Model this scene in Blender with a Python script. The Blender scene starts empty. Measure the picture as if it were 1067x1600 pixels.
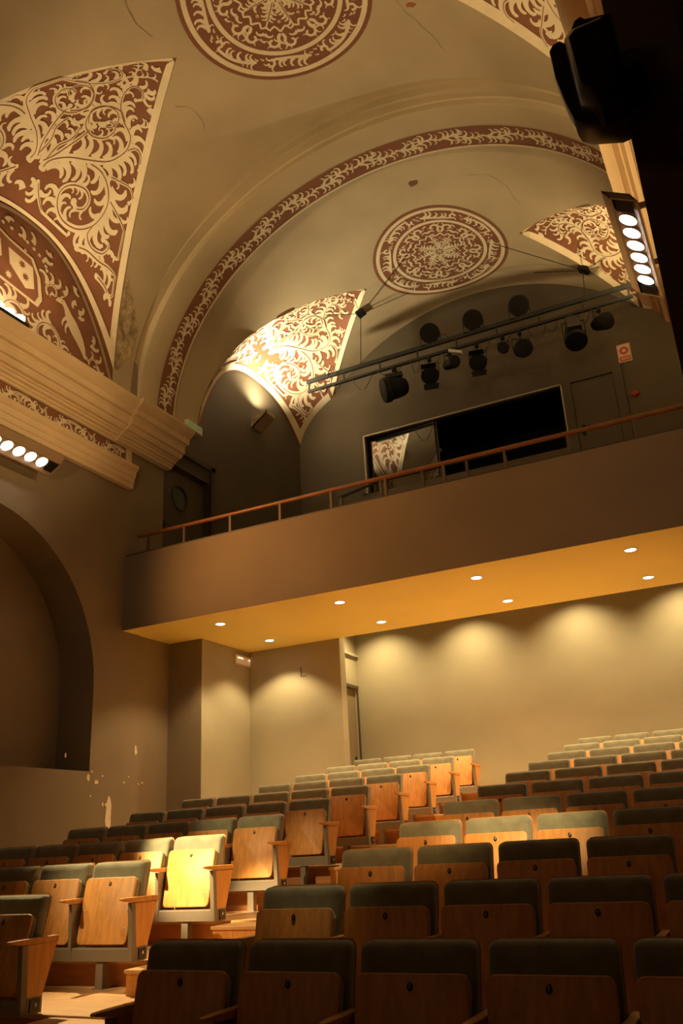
import bpy, math, random
from mathutils import Vector, Matrix
random.seed(7)
C = bpy.context.scene.collection
PI = math.pi

# ------------------------------------------------------------------ camera
EY = 1.244            # eye height above the floor of the first row
S = 1.09              # scale of the building shell (measured in shell units)
cam_d = bpy.data.cameras.new('camera'); cam = bpy.data.objects.new('camera', cam_d); C.objects.link(cam)
RW = ((0.8920, -0.2030, -0.4040), (0.4500, 0.2990, 0.8420), (-0.0500, -0.9320, 0.3580))
xr = Vector((RW[0][0], RW[1][0], RW[2][0])).normalized()
fw = Vector((RW[0][2], RW[1][2], RW[2][2])); fw = (fw - xr * fw.dot(xr)).normalized()
up = xr.cross(fw)
cam.matrix_world = Matrix(((xr.x, up.x, -fw.x, 0), (xr.y, up.y, -fw.y, 0), (xr.z, up.z, -fw.z, EY), (0, 0, 0, 1)))
cam_d.sensor_fit = 'VERTICAL'; cam_d.sensor_height = 24.0
cam_d.lens = 24.0 * 1355.7 / 1600.0
cam_d.clip_start = 0.05; cam_d.clip_end = 200
bpy.context.scene.camera = cam

# ------------------------------------------------------------------ world, exposure
sc = bpy.context.scene
sc.view_settings.view_transform = 'Standard'; sc.view_settings.look = 'None'
sc.view_settings.gamma = 1.0; sc.view_settings.exposure = 0.0
sc.view_settings.use_curve_mapping = False
w = bpy.data.worlds.new('world'); sc.world = w; w.use_nodes = True
w.node_tree.nodes['Background'].inputs[0].default_value = (1.0, 0.55, 0.26, 1)
w.node_tree.nodes['Background'].inputs[1].default_value = 0.006

WARM = (1.0, 0.56, 0.21); WARM2 = (1.0, 0.71, 0.335); AMBER = (1.0, 0.43, 0.11)
def B(x, y, z): return Vector((x * S, y * S, z * S + EY))
def E(x, y, z): return Vector((x, y, z + EY))
def spot(name, loc, target, power, size_deg, blend=1.0, radius=0.06, col=WARM):
    d = bpy.data.lights.new(name, 'SPOT'); d.energy = power; d.spot_size = math.radians(size_deg)
    d.spot_blend = blend; d.shadow_soft_size = radius; d.color = col
    o = bpy.data.objects.new(name, d); C.objects.link(o); o.location = loc
    o.rotation_euler = (Vector(target) - Vector(loc)).to_track_quat('-Z', 'Y').to_euler(); return o
def area(name, loc, target, power, sx, sy, col=WARM):
    d = bpy.data.lights.new(name, 'AREA'); d.energy = power; d.shape = 'RECTANGLE'; d.size = sx; d.size_y = sy; d.color = col
    o = bpy.data.objects.new(name, d); C.objects.link(o); o.location = loc
    o.rotation_euler = (Vector(target) - Vector(loc)).to_track_quat('-Z', 'Y').to_euler(); return o

# stage lighting behind the camera (the warm general light of the hall)
area('stage_light', E(-4.6, -3.4, 5.2), E(-4.4, 9.0, 11.5), 26, 3.0, 0.8, WARM2)
# uplights lying on the two cornices
spot('cornice_uplight', B(-8.05, 7.0, 6.93), B(-6.0, 9.0, 10.4), 300, 125, 1.0, 0.10, WARM2)
area('cornice_uplight', B(-8.05, 6.65, 6.93), B(-5.4, 9.5, 11.0), 34, 1.3, 0.14, WARM2)
spot('cornice_uplight', B(-0.42, 6.6, 6.93), B(-2.6, 8.6, 10.4), 420, 125, 1.0, 0.10, WARM2)
# sconces on the side walls of the balcony bay
spot('sconce_light', B(-8.20, 13.82, 8.46), B(-7.6, 13.7, 11.0), 860, 150, 1.0, 0.05, (1.0, 0.83, 0.52))
spot('sconce_light', B(-0.24, 13.82, 8.46), B(-0.9, 13.4, 11.0), 420, 140, 1.0, 0.05, WARM2)
# front-of-house spots hung over the stage edge, aimed at the seats beside the aisle, and two added fill spots
spot('front_or_fill_spot', E(-7.4, 1.0, 5.6), E(-4.88, 6.76, -0.02), 14500, 8, 0.7, 0.05, WARM2)
spot('front_or_fill_spot', E(-7.4, 0.6, 5.6), E(-4.7, 5.8, -0.35), 2300, 12, 1.0, 0.05, WARM2)
spot('front_or_fill_spot', E(-0.5, 1.4, 5.8), E(-1.95, 6.9, 0.10), 3600, 11, 1.0, 0.05, WARM2)
spot('front_or_fill_spot', E(-0.5, 1.4, 5.8), E(-2.8, 6.9, 0.05), 1900, 20, 1.0, 0.05, WARM)
spot('front_or_fill_spot', E(-3.0, 5.0, 6.9), E(-2.62, 5.0, -0.1), 900, 9, 1.0, 0.05, WARM2)  # added overhead fill for the right block's second-row aisle seat
spot('front_or_fill_spot', E(-1.6, -2.5, 1.6), B(-8.2, 7.3, 6.2), 2300, 22, 1.0, 0.15, (1.0, 0.66, 0.28))  # added unseen fill, stands in for bounce light on the left cornice
spot('front_or_fill_spot', E(-7.4, 1.0, 5.6), E(-4.9, 7.95, 0.10), 2000, 10, 1.0, 0.05, WARM2)
# lamp strips under the cornices
spot('strip_spot', B(-8.0, 7.0, 4.95), E(-4.1, 5.1, -0.85), 4200, 18, 1.0, 0.05, WARM2)
spot('strip_spot', B(-0.4, 7.0, 4.95), E(-4.3, 6.6, -0.2), 1500, 24, 1.0, 0.05, WARM)
spot('strip_spot', B(-0.4, 7.4, 4.95), B(-8.2, 7.4, 6.2), 1000, 33, 1.0, 0.08, (1.0, 0.66, 0.28))
spot('strip_spot', B(-7.9, 7.2, 4.95), B(-0.5, 8.0, 6.3), 3200, 32, 1.0, 0.08, (1.0, 0.66, 0.28))
spot('strip_spot', B(-7.95, 6.6, 4.95), B(-5.0, 9.9, 3.5), 640, 90, 1.0, 0.08, AMBER)

# ------------------------------------------------------------------ materials
def nt(name):
    m = bpy.data.materials.new(name); m.use_nodes = True
    return m, m.node_tree.nodes, m.node_tree.links, m.node_tree.nodes['Principled BSDF']
def mat(name, col, rough=0.6, metal=0.0, noise=0.0, scale=6.0, bump=0.0, bscale=60.0, spec=0.5, stretch=None, sheen=0.0):
    m, N, L, b = nt(name)
    b.inputs['Base Color'].default_value = (*col, 1); b.inputs['Roughness'].default_value = rough
    b.inputs['Metallic'].default_value = metal; b.inputs['Specular IOR Level'].default_value = spec
    if sheen: b.inputs['Sheen Weight'].default_value = sheen; b.inputs['Sheen Roughness'].default_value = 0.5
    tc = N.new('ShaderNodeTexCoord'); vec = tc.outputs['Object']
    if stretch:
        oi = N.new('ShaderNodeObjectInfo'); ad = N.new('ShaderNodeVectorMath'); ad.operation = 'MULTIPLY_ADD'
        mp = N.new('ShaderNodeMapping'); mp.inputs['Scale'].default_value = stretch
        cx = N.new('ShaderNodeCombineXYZ')
        for k in range(3): L.new(oi.outputs['Random'], cx.inputs[k])
        ad.inputs[1].default_value = (37, 23, 51); L.new(cx.outputs[0], ad.inputs[0]); L.new(vec, ad.inputs[2])
        L.new(ad.outputs[0], mp.inputs['Vector']); vec = mp.outputs[0]
    if noise:
        n = N.new('ShaderNodeTexNoise'); n.inputs['Scale'].default_value = scale; n.inputs['Detail'].default_value = 5
        L.new(vec, n.inputs['Vector'])
        r = N.new('ShaderNodeMapRange'); r.inputs['From Min'].default_value = 0.3; r.inputs['From Max'].default_value = 0.7
        r.inputs['To Min'].default_value = 1 - noise; r.inputs['To Max'].default_value = 1 + noise
        L.new(n.outputs['Fac'], r.inputs['Value'])
        mx = N.new('ShaderNodeMix'); mx.data_type = 'RGBA'; mx.blend_type = 'MULTIPLY'; mx.inputs['Factor'].default_value = 1
        mx.inputs['A'].default_value = (*col, 1); L.new(r.outputs[0], mx.inputs['B']); L.new(mx.outputs['Result'], b.inputs['Base Color'])
    if bump:
        n2 = N.new('ShaderNodeTexNoise'); n2.inputs['Scale'].default_value = bscale; n2.inputs['Detail'].default_value = 4
        L.new(tc.outputs['Object'], n2.inputs['Vector'])
        bp = N.new('ShaderNodeBump'); bp.inputs['Strength'].default_value = bump; bp.inputs['Distance'].default_value = 0.02
        L.new(n2.outputs['Fac'], bp.inputs['Height']); L.new(bp.outputs[0], b.inputs['Normal'])
    return m
def emit(name, col, s):
    m, N, L, b = nt(name)
    b.inputs['Base Color'].default_value = (*col, 1); b.inputs['Emission Color'].default_value = (*col, 1)
    b.inputs['Emission Strength'].default_value = s; return m
def glass(name, rough=0.02):
    m, N, L, b = nt(name)
    b.inputs['Base Color'].default_value = (0.9, 0.95, 0.92, 1); b.inputs['Transmission Weight'].default_value = 1
    b.inputs['Roughness'].default_value = rough; b.inputs['IOR'].default_value = 2.5; return m
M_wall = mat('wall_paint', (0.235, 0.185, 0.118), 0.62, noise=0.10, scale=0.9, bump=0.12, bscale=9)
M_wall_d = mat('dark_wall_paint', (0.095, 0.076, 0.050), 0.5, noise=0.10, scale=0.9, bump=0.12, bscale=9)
M_wall_b = mat('rear_wall_paint', (0.36, 0.335, 0.235), 0.6, noise=0.08, scale=0.8, bump=0.10, bscale=8)
M_vault = mat('vault_plaster', (0.47, 0.375, 0.235), 0.7, noise=0.12, scale=0.7, bump=0.22, bscale=4)
M_rough = mat('damaged_plaster', (0.40, 0.30, 0.17), 0.8, noise=0.5, scale=7, bump=0.9, bscale=16)
M_brown = mat('brown_paint', (0.215, 0.082, 0.038), 0.75, noise=0.12, scale=3)
M_cream = mat('cream_paint', (0.74, 0.62, 0.43), 0.7, noise=0.06, scale=4)
M_corn = mat('cornice_paint', (0.66, 0.50, 0.31), 0.36, noise=0.06, scale=3, bump=0.08, bscale=30)
M_soff = mat('soffit_paint', (0.88, 0.74, 0.23), 0.6, noise=0.03, scale=1)
M_wood = mat('birch_plywood', (0.64, 0.305, 0.080), 0.50, noise=0.16, scale=5, stretch=(6, 6, 0.7))
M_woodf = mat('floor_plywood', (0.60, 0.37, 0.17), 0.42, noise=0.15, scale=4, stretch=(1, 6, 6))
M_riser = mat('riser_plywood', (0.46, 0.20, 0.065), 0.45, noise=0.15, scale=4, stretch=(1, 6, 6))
M_rail = mat('rail_wood', (0.27, 0.11, 0.032), 0.35, noise=0.15, scale=5)
M_fab = mat('olive_fabric', (0.24, 0.238, 0.155), 0.85, noise=0.14, scale=14, bump=0.35, bscale=260, sheen=0.55)
M_met = mat('grey_steel', (0.22, 0.185, 0.14), 0.45, noise=0.05, scale=6)
M_blk = mat('black_steel', (0.009, 0.0085, 0.008), 0.62, spec=0.25)
M_blkp = mat('black_plastic', (0.014, 0.013, 0.013), 0.3, noise=0.1, scale=8)
M_drape = mat('black_drape', (0.15, 0.085, 0.045), 0.8, noise=0.2, scale=3)
M_bar = mat('dark_bar', (0.022, 0.024, 0.025), 0.45)
M_post = mat('rail_post_steel', (0.13, 0.095, 0.06), 0.5)
M_dim = mat('control_room', (0.004, 0.004, 0.004), 0.9)
M_door = mat('door_paint', (0.085, 0.070, 0.050), 0.5, noise=0.06, scale=3)
M_frame = mat('frame_paint', (0.065, 0.052, 0.036), 0.5)
M_alu = mat('pale_metal', (0.50, 0.46, 0.38), 0.35, metal=0.4)
M_white = mat('white_plastic', (0.70, 0.64, 0.50), 0.4)
M_red = mat('red_plastic', (0.42, 0.03, 0.02), 0.45)
M_signw = mat('sign_white', (0.75, 0.62, 0.50), 0.5)
M_signr = mat('sign_red', (0.62, 0.10, 0.05), 0.5)
M_patch = mat('bare_plaster', (0.78, 0.68, 0.52), 0.85, noise=0.1, scale=20)
M_crack = mat('crack_dirt', (0.16, 0.09, 0.045), 0.9)
M_bulb = emit('lit_bulb', (1.0, 0.88, 0.80), 14.0)
M_down = emit('lit_downlight', (1.0, 0.90, 0.85), 14.0)
M_glass = glass('window_glass')
M_lens = mat('lamp_lens', (0.010, 0.010, 0.010), 0.6, spec=0.15)
M_refl = mat('lamp_reflector', (0.75, 0.62, 0.42), 0.25, metal=0.8)
M_num = mat('number_white', (0.75, 0.70, 0.60), 0.5)
M_cable = mat('black_cable', (0.02, 0.018, 0.016), 0.6)
M_exit = emit('exit_sign_face', (0.42, 0.42, 0.24), 0.10)
M_green = emit('exit_sign_green', (0.16, 0.42, 0.06), 0.22)
M_led = emit('led_strip', (1.0, 0.85, 0.6), 1.3)
M_emg = emit('emergency_diffuser', (0.85, 0.62, 0.36), 0.12)
M_scol = mat('sconce_metal', (0.30, 0.21, 0.13), 0.5)

# ------------------------------------------------------------------ mesh helpers
class MB:
    def __init__(s): s.v = []; s.f = []
    def add(s, vs, fs):
        n = len(s.v); s.v.extend([tuple(v) for v in vs]); s.f.extend([tuple(n + i for i in f) for f in fs]); return s
    def box(s, x0, x1, y0, y1, z0, z1, T=None):
        vs = [(x, y, z) for x in (x0, x1) for y in (y0, y1) for z in (z0, z1)]
        if T: vs = [T(*v) for v in vs]
        return s.add(vs, [(0, 1, 3, 2), (4, 6, 7, 5), (0, 4, 5, 1), (2, 3, 7, 6), (0, 2, 6, 4), (1, 5, 7, 3)])
    def loft(s, rings, close=True, cap=True):
        n = len(rings[0]); vs = [p for r in rings for p in r]; fs = []
        for i in range(len(rings) - 1):
            for j in range(n if close else n - 1):
                k = (j + 1) % n
                fs.append((i * n + j, i * n + k, (i + 1) * n + k, (i + 1) * n + j))
        if cap and close:
            fs.append(tuple(range(n - 1, -1, -1))); fs.append(tuple((len(rings) - 1) * n + j for j in range(n)))
        return s.add(vs, fs)
    def tube(s, pts, r, n=8, cap=True):
        pts = [Vector(p) for p in pts]; rings = []; ref = None
        for i, p in enumerate(pts):
            d = (pts[min(i + 1, len(pts) - 1)] - pts[max(i - 1, 0)]).normalized()
            if ref is None: ref = Vector((0, 0, 1)) if abs(d.z) < 0.9 else Vector((1, 0, 0))
            a = d.cross(ref).normalized(); b = d.cross(a).normalized(); ref = -b if False else ref
            rr = r[i] if isinstance(r, (list, tuple)) else r
            rings.append([p + a * rr * math.cos(2 * PI * k / n) + b * rr * math.sin(2 * PI * k / n) for k in range(n)])
        return s.loft(rings, True, cap)
    def prism(s, poly, d):
        d = Vector(d); poly = [Vector(p) for p in poly]
        return s.loft([poly, [p + d for p in poly]])
    def grid(s, rows):
        n = len(rows[0]); vs = [p for r in rows for p in r]
        fs = [(i * n + j, i * n + j + 1, (i + 1) * n + j + 1, (i + 1) * n + j) for i in range(len(rows) - 1) for j in range(n - 1)]
        return s.add(vs, fs)
    def mesh(s, name, m, smooth=None):
        me = bpy.data.meshes.new(name); me.from_pydata(s.v, [], s.f)
        if isinstance(m, (list, tuple)):
            for q in m: me.materials.append(q)
        else: me.materials.append(m)
        if smooth is not None:
            me.polygons.foreach_set('use_smooth', [True] * len(me.polygons)); me.set_sharp_from_angle(angle=math.radians(smooth))
        me.update(); return me
def link(name, me, parent=None, loc=None, **kw):
    o = bpy.data.objects.new(name, me); C.objects.link(o)
    if parent: o.parent = parent
    if loc is not None: o.location = loc
    for k, v in kw.items(): o[k] = v
    return o
def obj(name, mb, m, parent=None, smooth=None, loc=None, **kw): return link(name, mb.mesh(name, m, smooth), parent, loc, **kw)
def thing(name, label, cat, loc=(0, 0, 0), group=None, rot=None):
    o = bpy.data.objects.new(name, None); C.objects.link(o); o.location = loc; o['label'] = label; o['category'] = cat
    o.empty_display_size = 0.1
    if rot: o.rotation_euler = rot
    if group: o['group'] = group
    return o
def struct(name, mb, m, smooth=None): return obj(name, mb, m, None, smooth, kind='structure')

# ------------------------------------------------------------------ shell geometry (shell units)
XC, AX, SP, CR = -4.22, 4.28, 7.1, 11.0
XL, XR, YE, ZT = -8.5, 0.06, 15.7, 11.6
def zb(x):
    t = 1 - ((x - XC) / AX) ** 2
    return SP + (CR - SP) * math.sqrt(max(0, t))
def xa(th): return XC + AX * math.sin(th)
LS = 2.65
ZA = zb(XL + LS)
LUN = [dict(side=-1, yc=7.5, wn=2.2, wf=1.95, zw=8.93, pn=2.3, pf=2.3), dict(side=1, yc=7.75, wn=2.2, wf=2.3, zw=8.93, pn=2.3, pf=2.3),
       dict(side=-1, yc=13.95, wn=2.2, wf=2.6, zw=9.28, pn=3.0, pf=2.3), dict(side=1, yc=13.85, wn=2.3, wf=2.8, zw=9.28, pn=3.0, pf=2.3),
       dict(side=-1, yc=0.9, wn=2.2, wf=2.0, zw=8.93, pn=2.3, pf=2.3), dict(side=1, yc=0.9, wn=2.2, wf=2.0, zw=8.93, pn=2.3, pf=2.3)]
def lun(B_, t, s):
    t = min(max(t, 0.001), 1.0); sd = B_['side']; x = XC + sd * AX - sd * LS * (1 - t)
    y = B_['yc'] + (B_['wn'] if s < 0 else B_['wf']) * t * s
    z0 = zb(x); zc = ZA - (ZA - B_['zw']) * t * t
    return Vector((x, y, z0 + (zc - z0) * (1 - abs(s) ** (B_['pn'] if s < 0 else B_['pf']))))
def lunN(B_, t, s, off):
    e = 1e-3; t = min(t, 0.997)
    p = lun(B_, t, s); a = lun(B_, t + e, s) - p; b = lun(B_, t, s + e) - p
    n = a.cross(b)
    if n.length < 1e-12: n = Vector((0, 0, -1))
    n.normalize()
    if n.dot(Vector((XC, B_['yc'], 7.0)) - p) < 0: n = -n
    return p + n * off
def barN(x, y, off, c=CR, a=AX, sp=SP, xc=XC):
    u = (x - xc) / a; u = max(-0.9999, min(0.9999, u)); h = math.sqrt(1 - u * u)
    n = Vector((-u / a, 0, -h / (c - sp))).normalized()
    return Vector((x, y, sp + (c - sp) * h)) + n * off

# --- main vault (three bays and transverse ribs)
vb = MB()
TH = [(-90 + 180 * i / 72) * PI / 180 for i in range(73)]
TA = math.asin((AX - LS) / AX)
THg = sorted(set([round(t, 6) for t in TH] + [round(-TA, 6), round(TA, 6)]))
def ylim(B_, th, far):
    x = xa(th); d = abs(x - XC) - (AX - LS)
    if d <= 0: return B_['yc']
    t = d / LS
    return B_['yc'] + (B_['wf'] if far else -B_['wn']) * t
BAYS = [(3.55, 9.9, LUN[0], LUN[1]), (11.0, YE, LUN[2], LUN[3]), (-3.2, 2.45, LUN[4], LUN[5])]
for y0, y1, LL, LR in BAYS:
    for far in (0, 1):
        rows = []
        for th in THg:
            q = LL if th < 0 else LR
            ym = ylim(q, th, far) if abs(xa(th) - XC) > (AX - LS) + 1e-6 else LL['yc'] + (LR['yc'] - LL['yc']) * (xa(th) - XC + AX - LS) / (2 * (AX - LS))
            a, b = (y0, max(y0, ym)) if not far else (min(y1, ym), y1)
            rows.append([B(xa(th), a + (b - a) * j / 8, zb(xa(th))) for j in range(9)])
        vb.grid(rows)
# transverse ribs with two stepped edges
def ring(mb, prof):
    """prof: list of (y, radial lift above the soffit ellipse)"""
    rows = []
    for th in TH:
        rows.append([B(XC + (4.24 + d) * math.sin(th), y, 7.0 + (3.74 + d) * math.cos(th)) for y, d in prof])
    mb.grid(rows)
def rib(mb, y0, y1):
    ring(mb, [(y0 - 0.20, 0.34), (y0 - 0.20, 0.13), (y0 - 0.02, 0.12), (y0, 0.10), (y0, 0.01), (y0 + 0.02, 0), ((y0 + y1) / 2, 0), (y1 - 0.01, 0), (y1, 0.01), (y1, 0.34)])
rib(vb, 10.07, 11.02); rib(vb, 2.55, 3.5)
ceiling = struct('ceiling', vb, M_vault, 32)
# lunette shells, painted brown
for i, q in enumerate(LUN[:4]):
    rows = []
    for a in range(25):
        t = math.sin(PI / 2 * a / 24) if a else 0.001
        smax = min(1.0, (YE - q['yc']) / (q['wf'] * t)) if q['yc'] > 10 else 1.0
        rows.append([B(*lun(q, t, s)) for s in ([-1 + j / 14 for j in range(14)] + [smax * j / 14 for j in range(15)])])
    q['obj'] = obj('painted_lunette', MB().grid(rows), M_brown, ceiling, 60)
for q in LUN[4:]:
    rows = [[B(*lun(q, max(0.001, math.sin(PI / 2 * a / 12)), s / 8)) for s in range(-8, 9)] for a in range(13)]
    obj('painted_lunette', MB().grid(rows), M_brown, ceiling, 60)

# ------------------------------------------------------------------ painted ornament as thin geometry
class Orn:
    """flat strokes in local metric coords (a,b); fn maps (a,b,off)->world"""
    def __init__(s, fn, ok=None, cell=0.028):
        s.fn = fn; s.ok = ok or (lambda a, b: True); s.L = [MB(), MB()]; s.occ = set(); s.cell = cell; s.cnt = 0
    def mark(s, a, b, r=0):
        k = int(math.floor(a / s.cell)); l = int(math.floor(b / s.cell)); n = int(r / s.cell + 0.5)
        for i in range(-n, n + 1):
            for j in range(-n, n + 1): s.occ.add((k + i, l + j))
    def hit(s, a, b): return (int(math.floor(a / s.cell)), int(math.floor(b / s.cell))) in s.occ
    def stroke(s, pts, ws, layer=0, off=None, mark=True):
        n = len(pts); s.cnt = (s.cnt + 1) % 160; off = (off if off else (0.010, 0.018)[layer]) + s.cnt * 3e-5; vs = []; fs = []
        for i, (a, b) in enumerate(pts):
            p0 = pts[max(0, i - 1)]; p1 = pts[min(n - 1, i + 1)]; dx, dy = p1[0] - p0[0], p1[1] - p0[1]
            l = math.hypot(dx, dy) or 1; nx, ny = -dy / l, dx / l; w_ = ws[i] / 2
            vs += [s.fn(a + nx * w_, b + ny * w_, off), s.fn(a - nx * w_, b - ny * w_, off)]
            if mark: s.mark(a, b, w_)
        fs = [(2 * i, 2 * i + 1, 2 * i + 3, 2 * i + 2) for i in range(n - 1)]
        s.L[layer].add(vs, fs)
    def disc(s, a, b, r, layer=0, n=8):
        s.cnt = (s.cnt + 1) % 160; off = (0.010, 0.018)[layer] + s.cnt * 3e-5
        vs = [s.fn(a + r * math.cos(2 * PI * k / n), b + r * math.sin(2 * PI * k / n), off) for k in range(n)]
        s.L[layer].add(vs, [tuple(range(n))]); s.mark(a, b, r)
    def leafpath(s, a, b, ang, L, curl, n=7):
        pts = [(a, b)]; st = L / n
        for i in range(n):
            h = ang + curl * ((i + 0.5) / n) ** 1.7
            a += st * math.cos(h); b += st * math.sin(h); pts.append((a, b))
        return pts
    def leaf(s, a, b, ang, L, w_, curl, force=False, vein=False):
        pts = s.leafpath(a, b, ang, L, curl)
        if not all(s.ok(*p) for p in pts[2:]): return False
        if not force and any(s.hit(*p) for p in pts[3:]): return False
        prof = [1.25, 1.12, 1.0, 0.88, 0.76, 0.66, 0.62, 0.30]
        s.stroke(pts, [w_ * p for p in prof])
        if vein: s.stroke(pts[1:6], [w_ * 0.13] * 5, 1, mark=False)
        return True
    def stem(s, cp, w0, w1, leafL=0.16, step=0.085, sides=(1, -1), curl=1.9, bulb=0.0, vein=False, spread=0.7, leafw=0.42):
        P = smooth(cp, 0.03); n = len(P)
        keep = [p for p in P if s.ok(*p)]
        if len(keep) < 4: return
        P = keep; n = len(P)
        W = [w0 + (w1 - w0) * (i / (n - 1)) ** 0.8 for i in range(n)]
        W[0] *= 0.5
        s.stroke(P, W)
        if vein: s.stroke(P[2:-3], [min(0.012, w0 * 0.18)] * len(P[2:-3]), 1, mark=False)
        if bulb: s.disc(P[-1][0], P[-1][1], bulb)
        acc = 0; k = 0
        for i in range(1, n - 2):
            acc += math.hypot(P[i][0] - P[i - 1][0], P[i][1] - P[i - 1][1])
            if acc > step:
                acc = 0; k += 1
                d = math.atan2(P[i + 1][1] - P[i - 1][1], P[i + 1][0] - P[i - 1][0])
                for sd in sides:
                    f = 1 - 0.45 * i / n
                    L = leafL * f * (0.85 + 0.3 * ((k * 7) % 5) / 5)
                    for q in (1.0, 0.82, 0.66, 0.52, 0.4):
                        if s.leaf(P[i][0] + math.cos(d + sd * PI / 2) * W[i] * 0.3, P[i][1] + math.sin(d + sd * PI / 2) * W[i] * 0.3,
                                  d + sd * spread * 0.9, L * q, L * q * leafw, -sd * curl * 0.0 + sd * curl, False): break
    def dots(s, a, b, ang, n, r, step, curl=0.0):
        for i in range(n):
            if s.ok(a, b) and not s.hit(a, b): s.disc(a, b, r * (1 - 0.06 * i), n=7)
            a += step * math.cos(ang); b += step * math.sin(ang); ang += curl
    def fill(s, a0, a1, b0, b1, n, L, seed=3):
        """loose small leaves and dots in the spaces left over"""
        R = random.Random(seed)
        for _ in range(n):
            a = R.uniform(a0, a1); b = R.uniform(b0, b1)
            if not s.ok(a, b) or s.hit(a, b): continue
            g = R.uniform(0, 2 * PI)
            for k in range(5):
                if s.leaf(a, b, g, L * R.uniform(0.6, 1), L * 0.36, R.choice((-2.2, 2.2))): break
                g += 1.25
    def build(s, name, parent, mats=(None, None)):
        if s.L[0].v: obj(name, s.L[0], mats[0] or M_cream, parent, kind='stuff')
        if s.L[1].v: obj(name + '_veins', s.L[1], mats[1] or M_brown, parent, kind='stuff')
def smooth(cp, step):
    out = []
    for i in range(len(cp) - 1):
        p0 = cp[max(0, i - 1)]; p1 = cp[i]; p2 = cp[i + 1]; p3 = cp[min(len(cp) - 1, i + 2)]
        n = max(2, int(math.hypot(p2[0] - p1[0], p2[1] - p1[1]) / step))
        for k in range(n):
            t = k / n
            out.append(tuple(0.5 * (2 * p1[c] + (p2[c] - p0[c]) * t + (2 * p0[c] - 5 * p1[c] + 4 * p2[c] - p3[c]) * t * t + (-p0[c] + 3 * p1[c] - 3 * p2[c] + p3[c]) * t ** 3) for c in (0, 1)))
    out.append(tuple(cp[-1])); return out

# traced design of the lunette scrollwork in (t, s) of the lunette surface
DES = [
 ([(0.838, -0.15), (0.789, -0.143), (0.732, -0.027), (0.683, 0.175), (0.621, 0.404), (0.53, 0.563), (0.462, 0.547), (0.444, 0.319), (0.408, 0.104), (0.351, -0.038), (0.29, -0.033), (0.27, 0.238), (0.297, 0.373), (0.328, 0.256)], .105, .035, .24),
 ([(0.448, 0.375), (0.422, 0.177), (0.449, -0.065), (0.512, -0.171), (0.578, -0.115), (0.598, 0.035), (0.563, 0.204), (0.504, 0.267), (0.49, 0.147), (0.526, 0.068)], .07, .05, .17),
 ([(0.69, 0.191), (0.676, 0.389), (0.699, 0.546), (0.754, 0.603), (0.837, 0.542), (0.903, 0.405), (0.925, 0.249), (0.9, 0.139), (0.85, 0.096), (0.804, 0.16), (0.777, 0.303), (0.792, 0.389), (0.832, 0.38), (0.855, 0.312), (0.844, 0.261)], .10, .055, .25),
 ([(0.837, 0.542), (0.887, 0.504), (0.904, 0.583), (0.879, 0.705), (0.838, 0.754), (0.844, 0.674)], .06, .04, .16),
 ([(0.971, 0.374), (0.929, 0.527), (0.909, 0.682), (0.884, 0.82), (0.878, 0.926), (0.915, 0.915), (0.95, 0.822)], .075, .03, .18),
 ([(0.725, 0.588), (0.729, 0.766), (0.745, 0.90), (0.79, 0.92), (0.831, 0.889), (0.845, 0.814)], .055, .03, .16),
 ([(0.946, 0.681), (0.935, 0.80), (0.945, 0.90), (0.972, 0.93)], .05, .03, .13),
 ([(0.869, -0.123), (0.92, -0.036), (0.957, 0.066), (0.977, 0.189), (0.972, 0.316), (0.94, 0.341)], .05, .03, .15),
 ([(0.813, -0.237), (0.759, -0.30), (0.676, -0.36), (0.614, -0.40), (0.559, -0.42)], .08, .04, .22),
 ([(0.801, -0.177), (0.723, -0.174), (0.667, -0.118), (0.606, -0.137), (0.61, -0.207)], .06, .035, .16),
 ([(0.585, -0.404), (0.569, -0.345), (0.515, -0.253), (0.456, -0.344), (0.437, -0.544), (0.463, -0.664), (0.513, -0.617), (0.533, -0.46)], .055, .035, .16),
 ([(0.53, 0.563), (0.473, 0.70), (0.467, 0.84), (0.516, 0.88)], .05, .03, .15),
 ([(0.662, 0.482), (0.628, 0.677), (0.605, 0.82), (0.62, 0.90), (0.65, 0.86)], .05, .03, .15),
 ([(0.341, -0.25), (0.274, -0.305), (0.224, -0.099), (0.19, 0.1), (0.17, 0.4)], .035, .02, .10),
 ([(0.40, 0.55), (0.36, 0.75), (0.33, 0.8)], .035, .02, .10),
]
LT = 3.3
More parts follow.
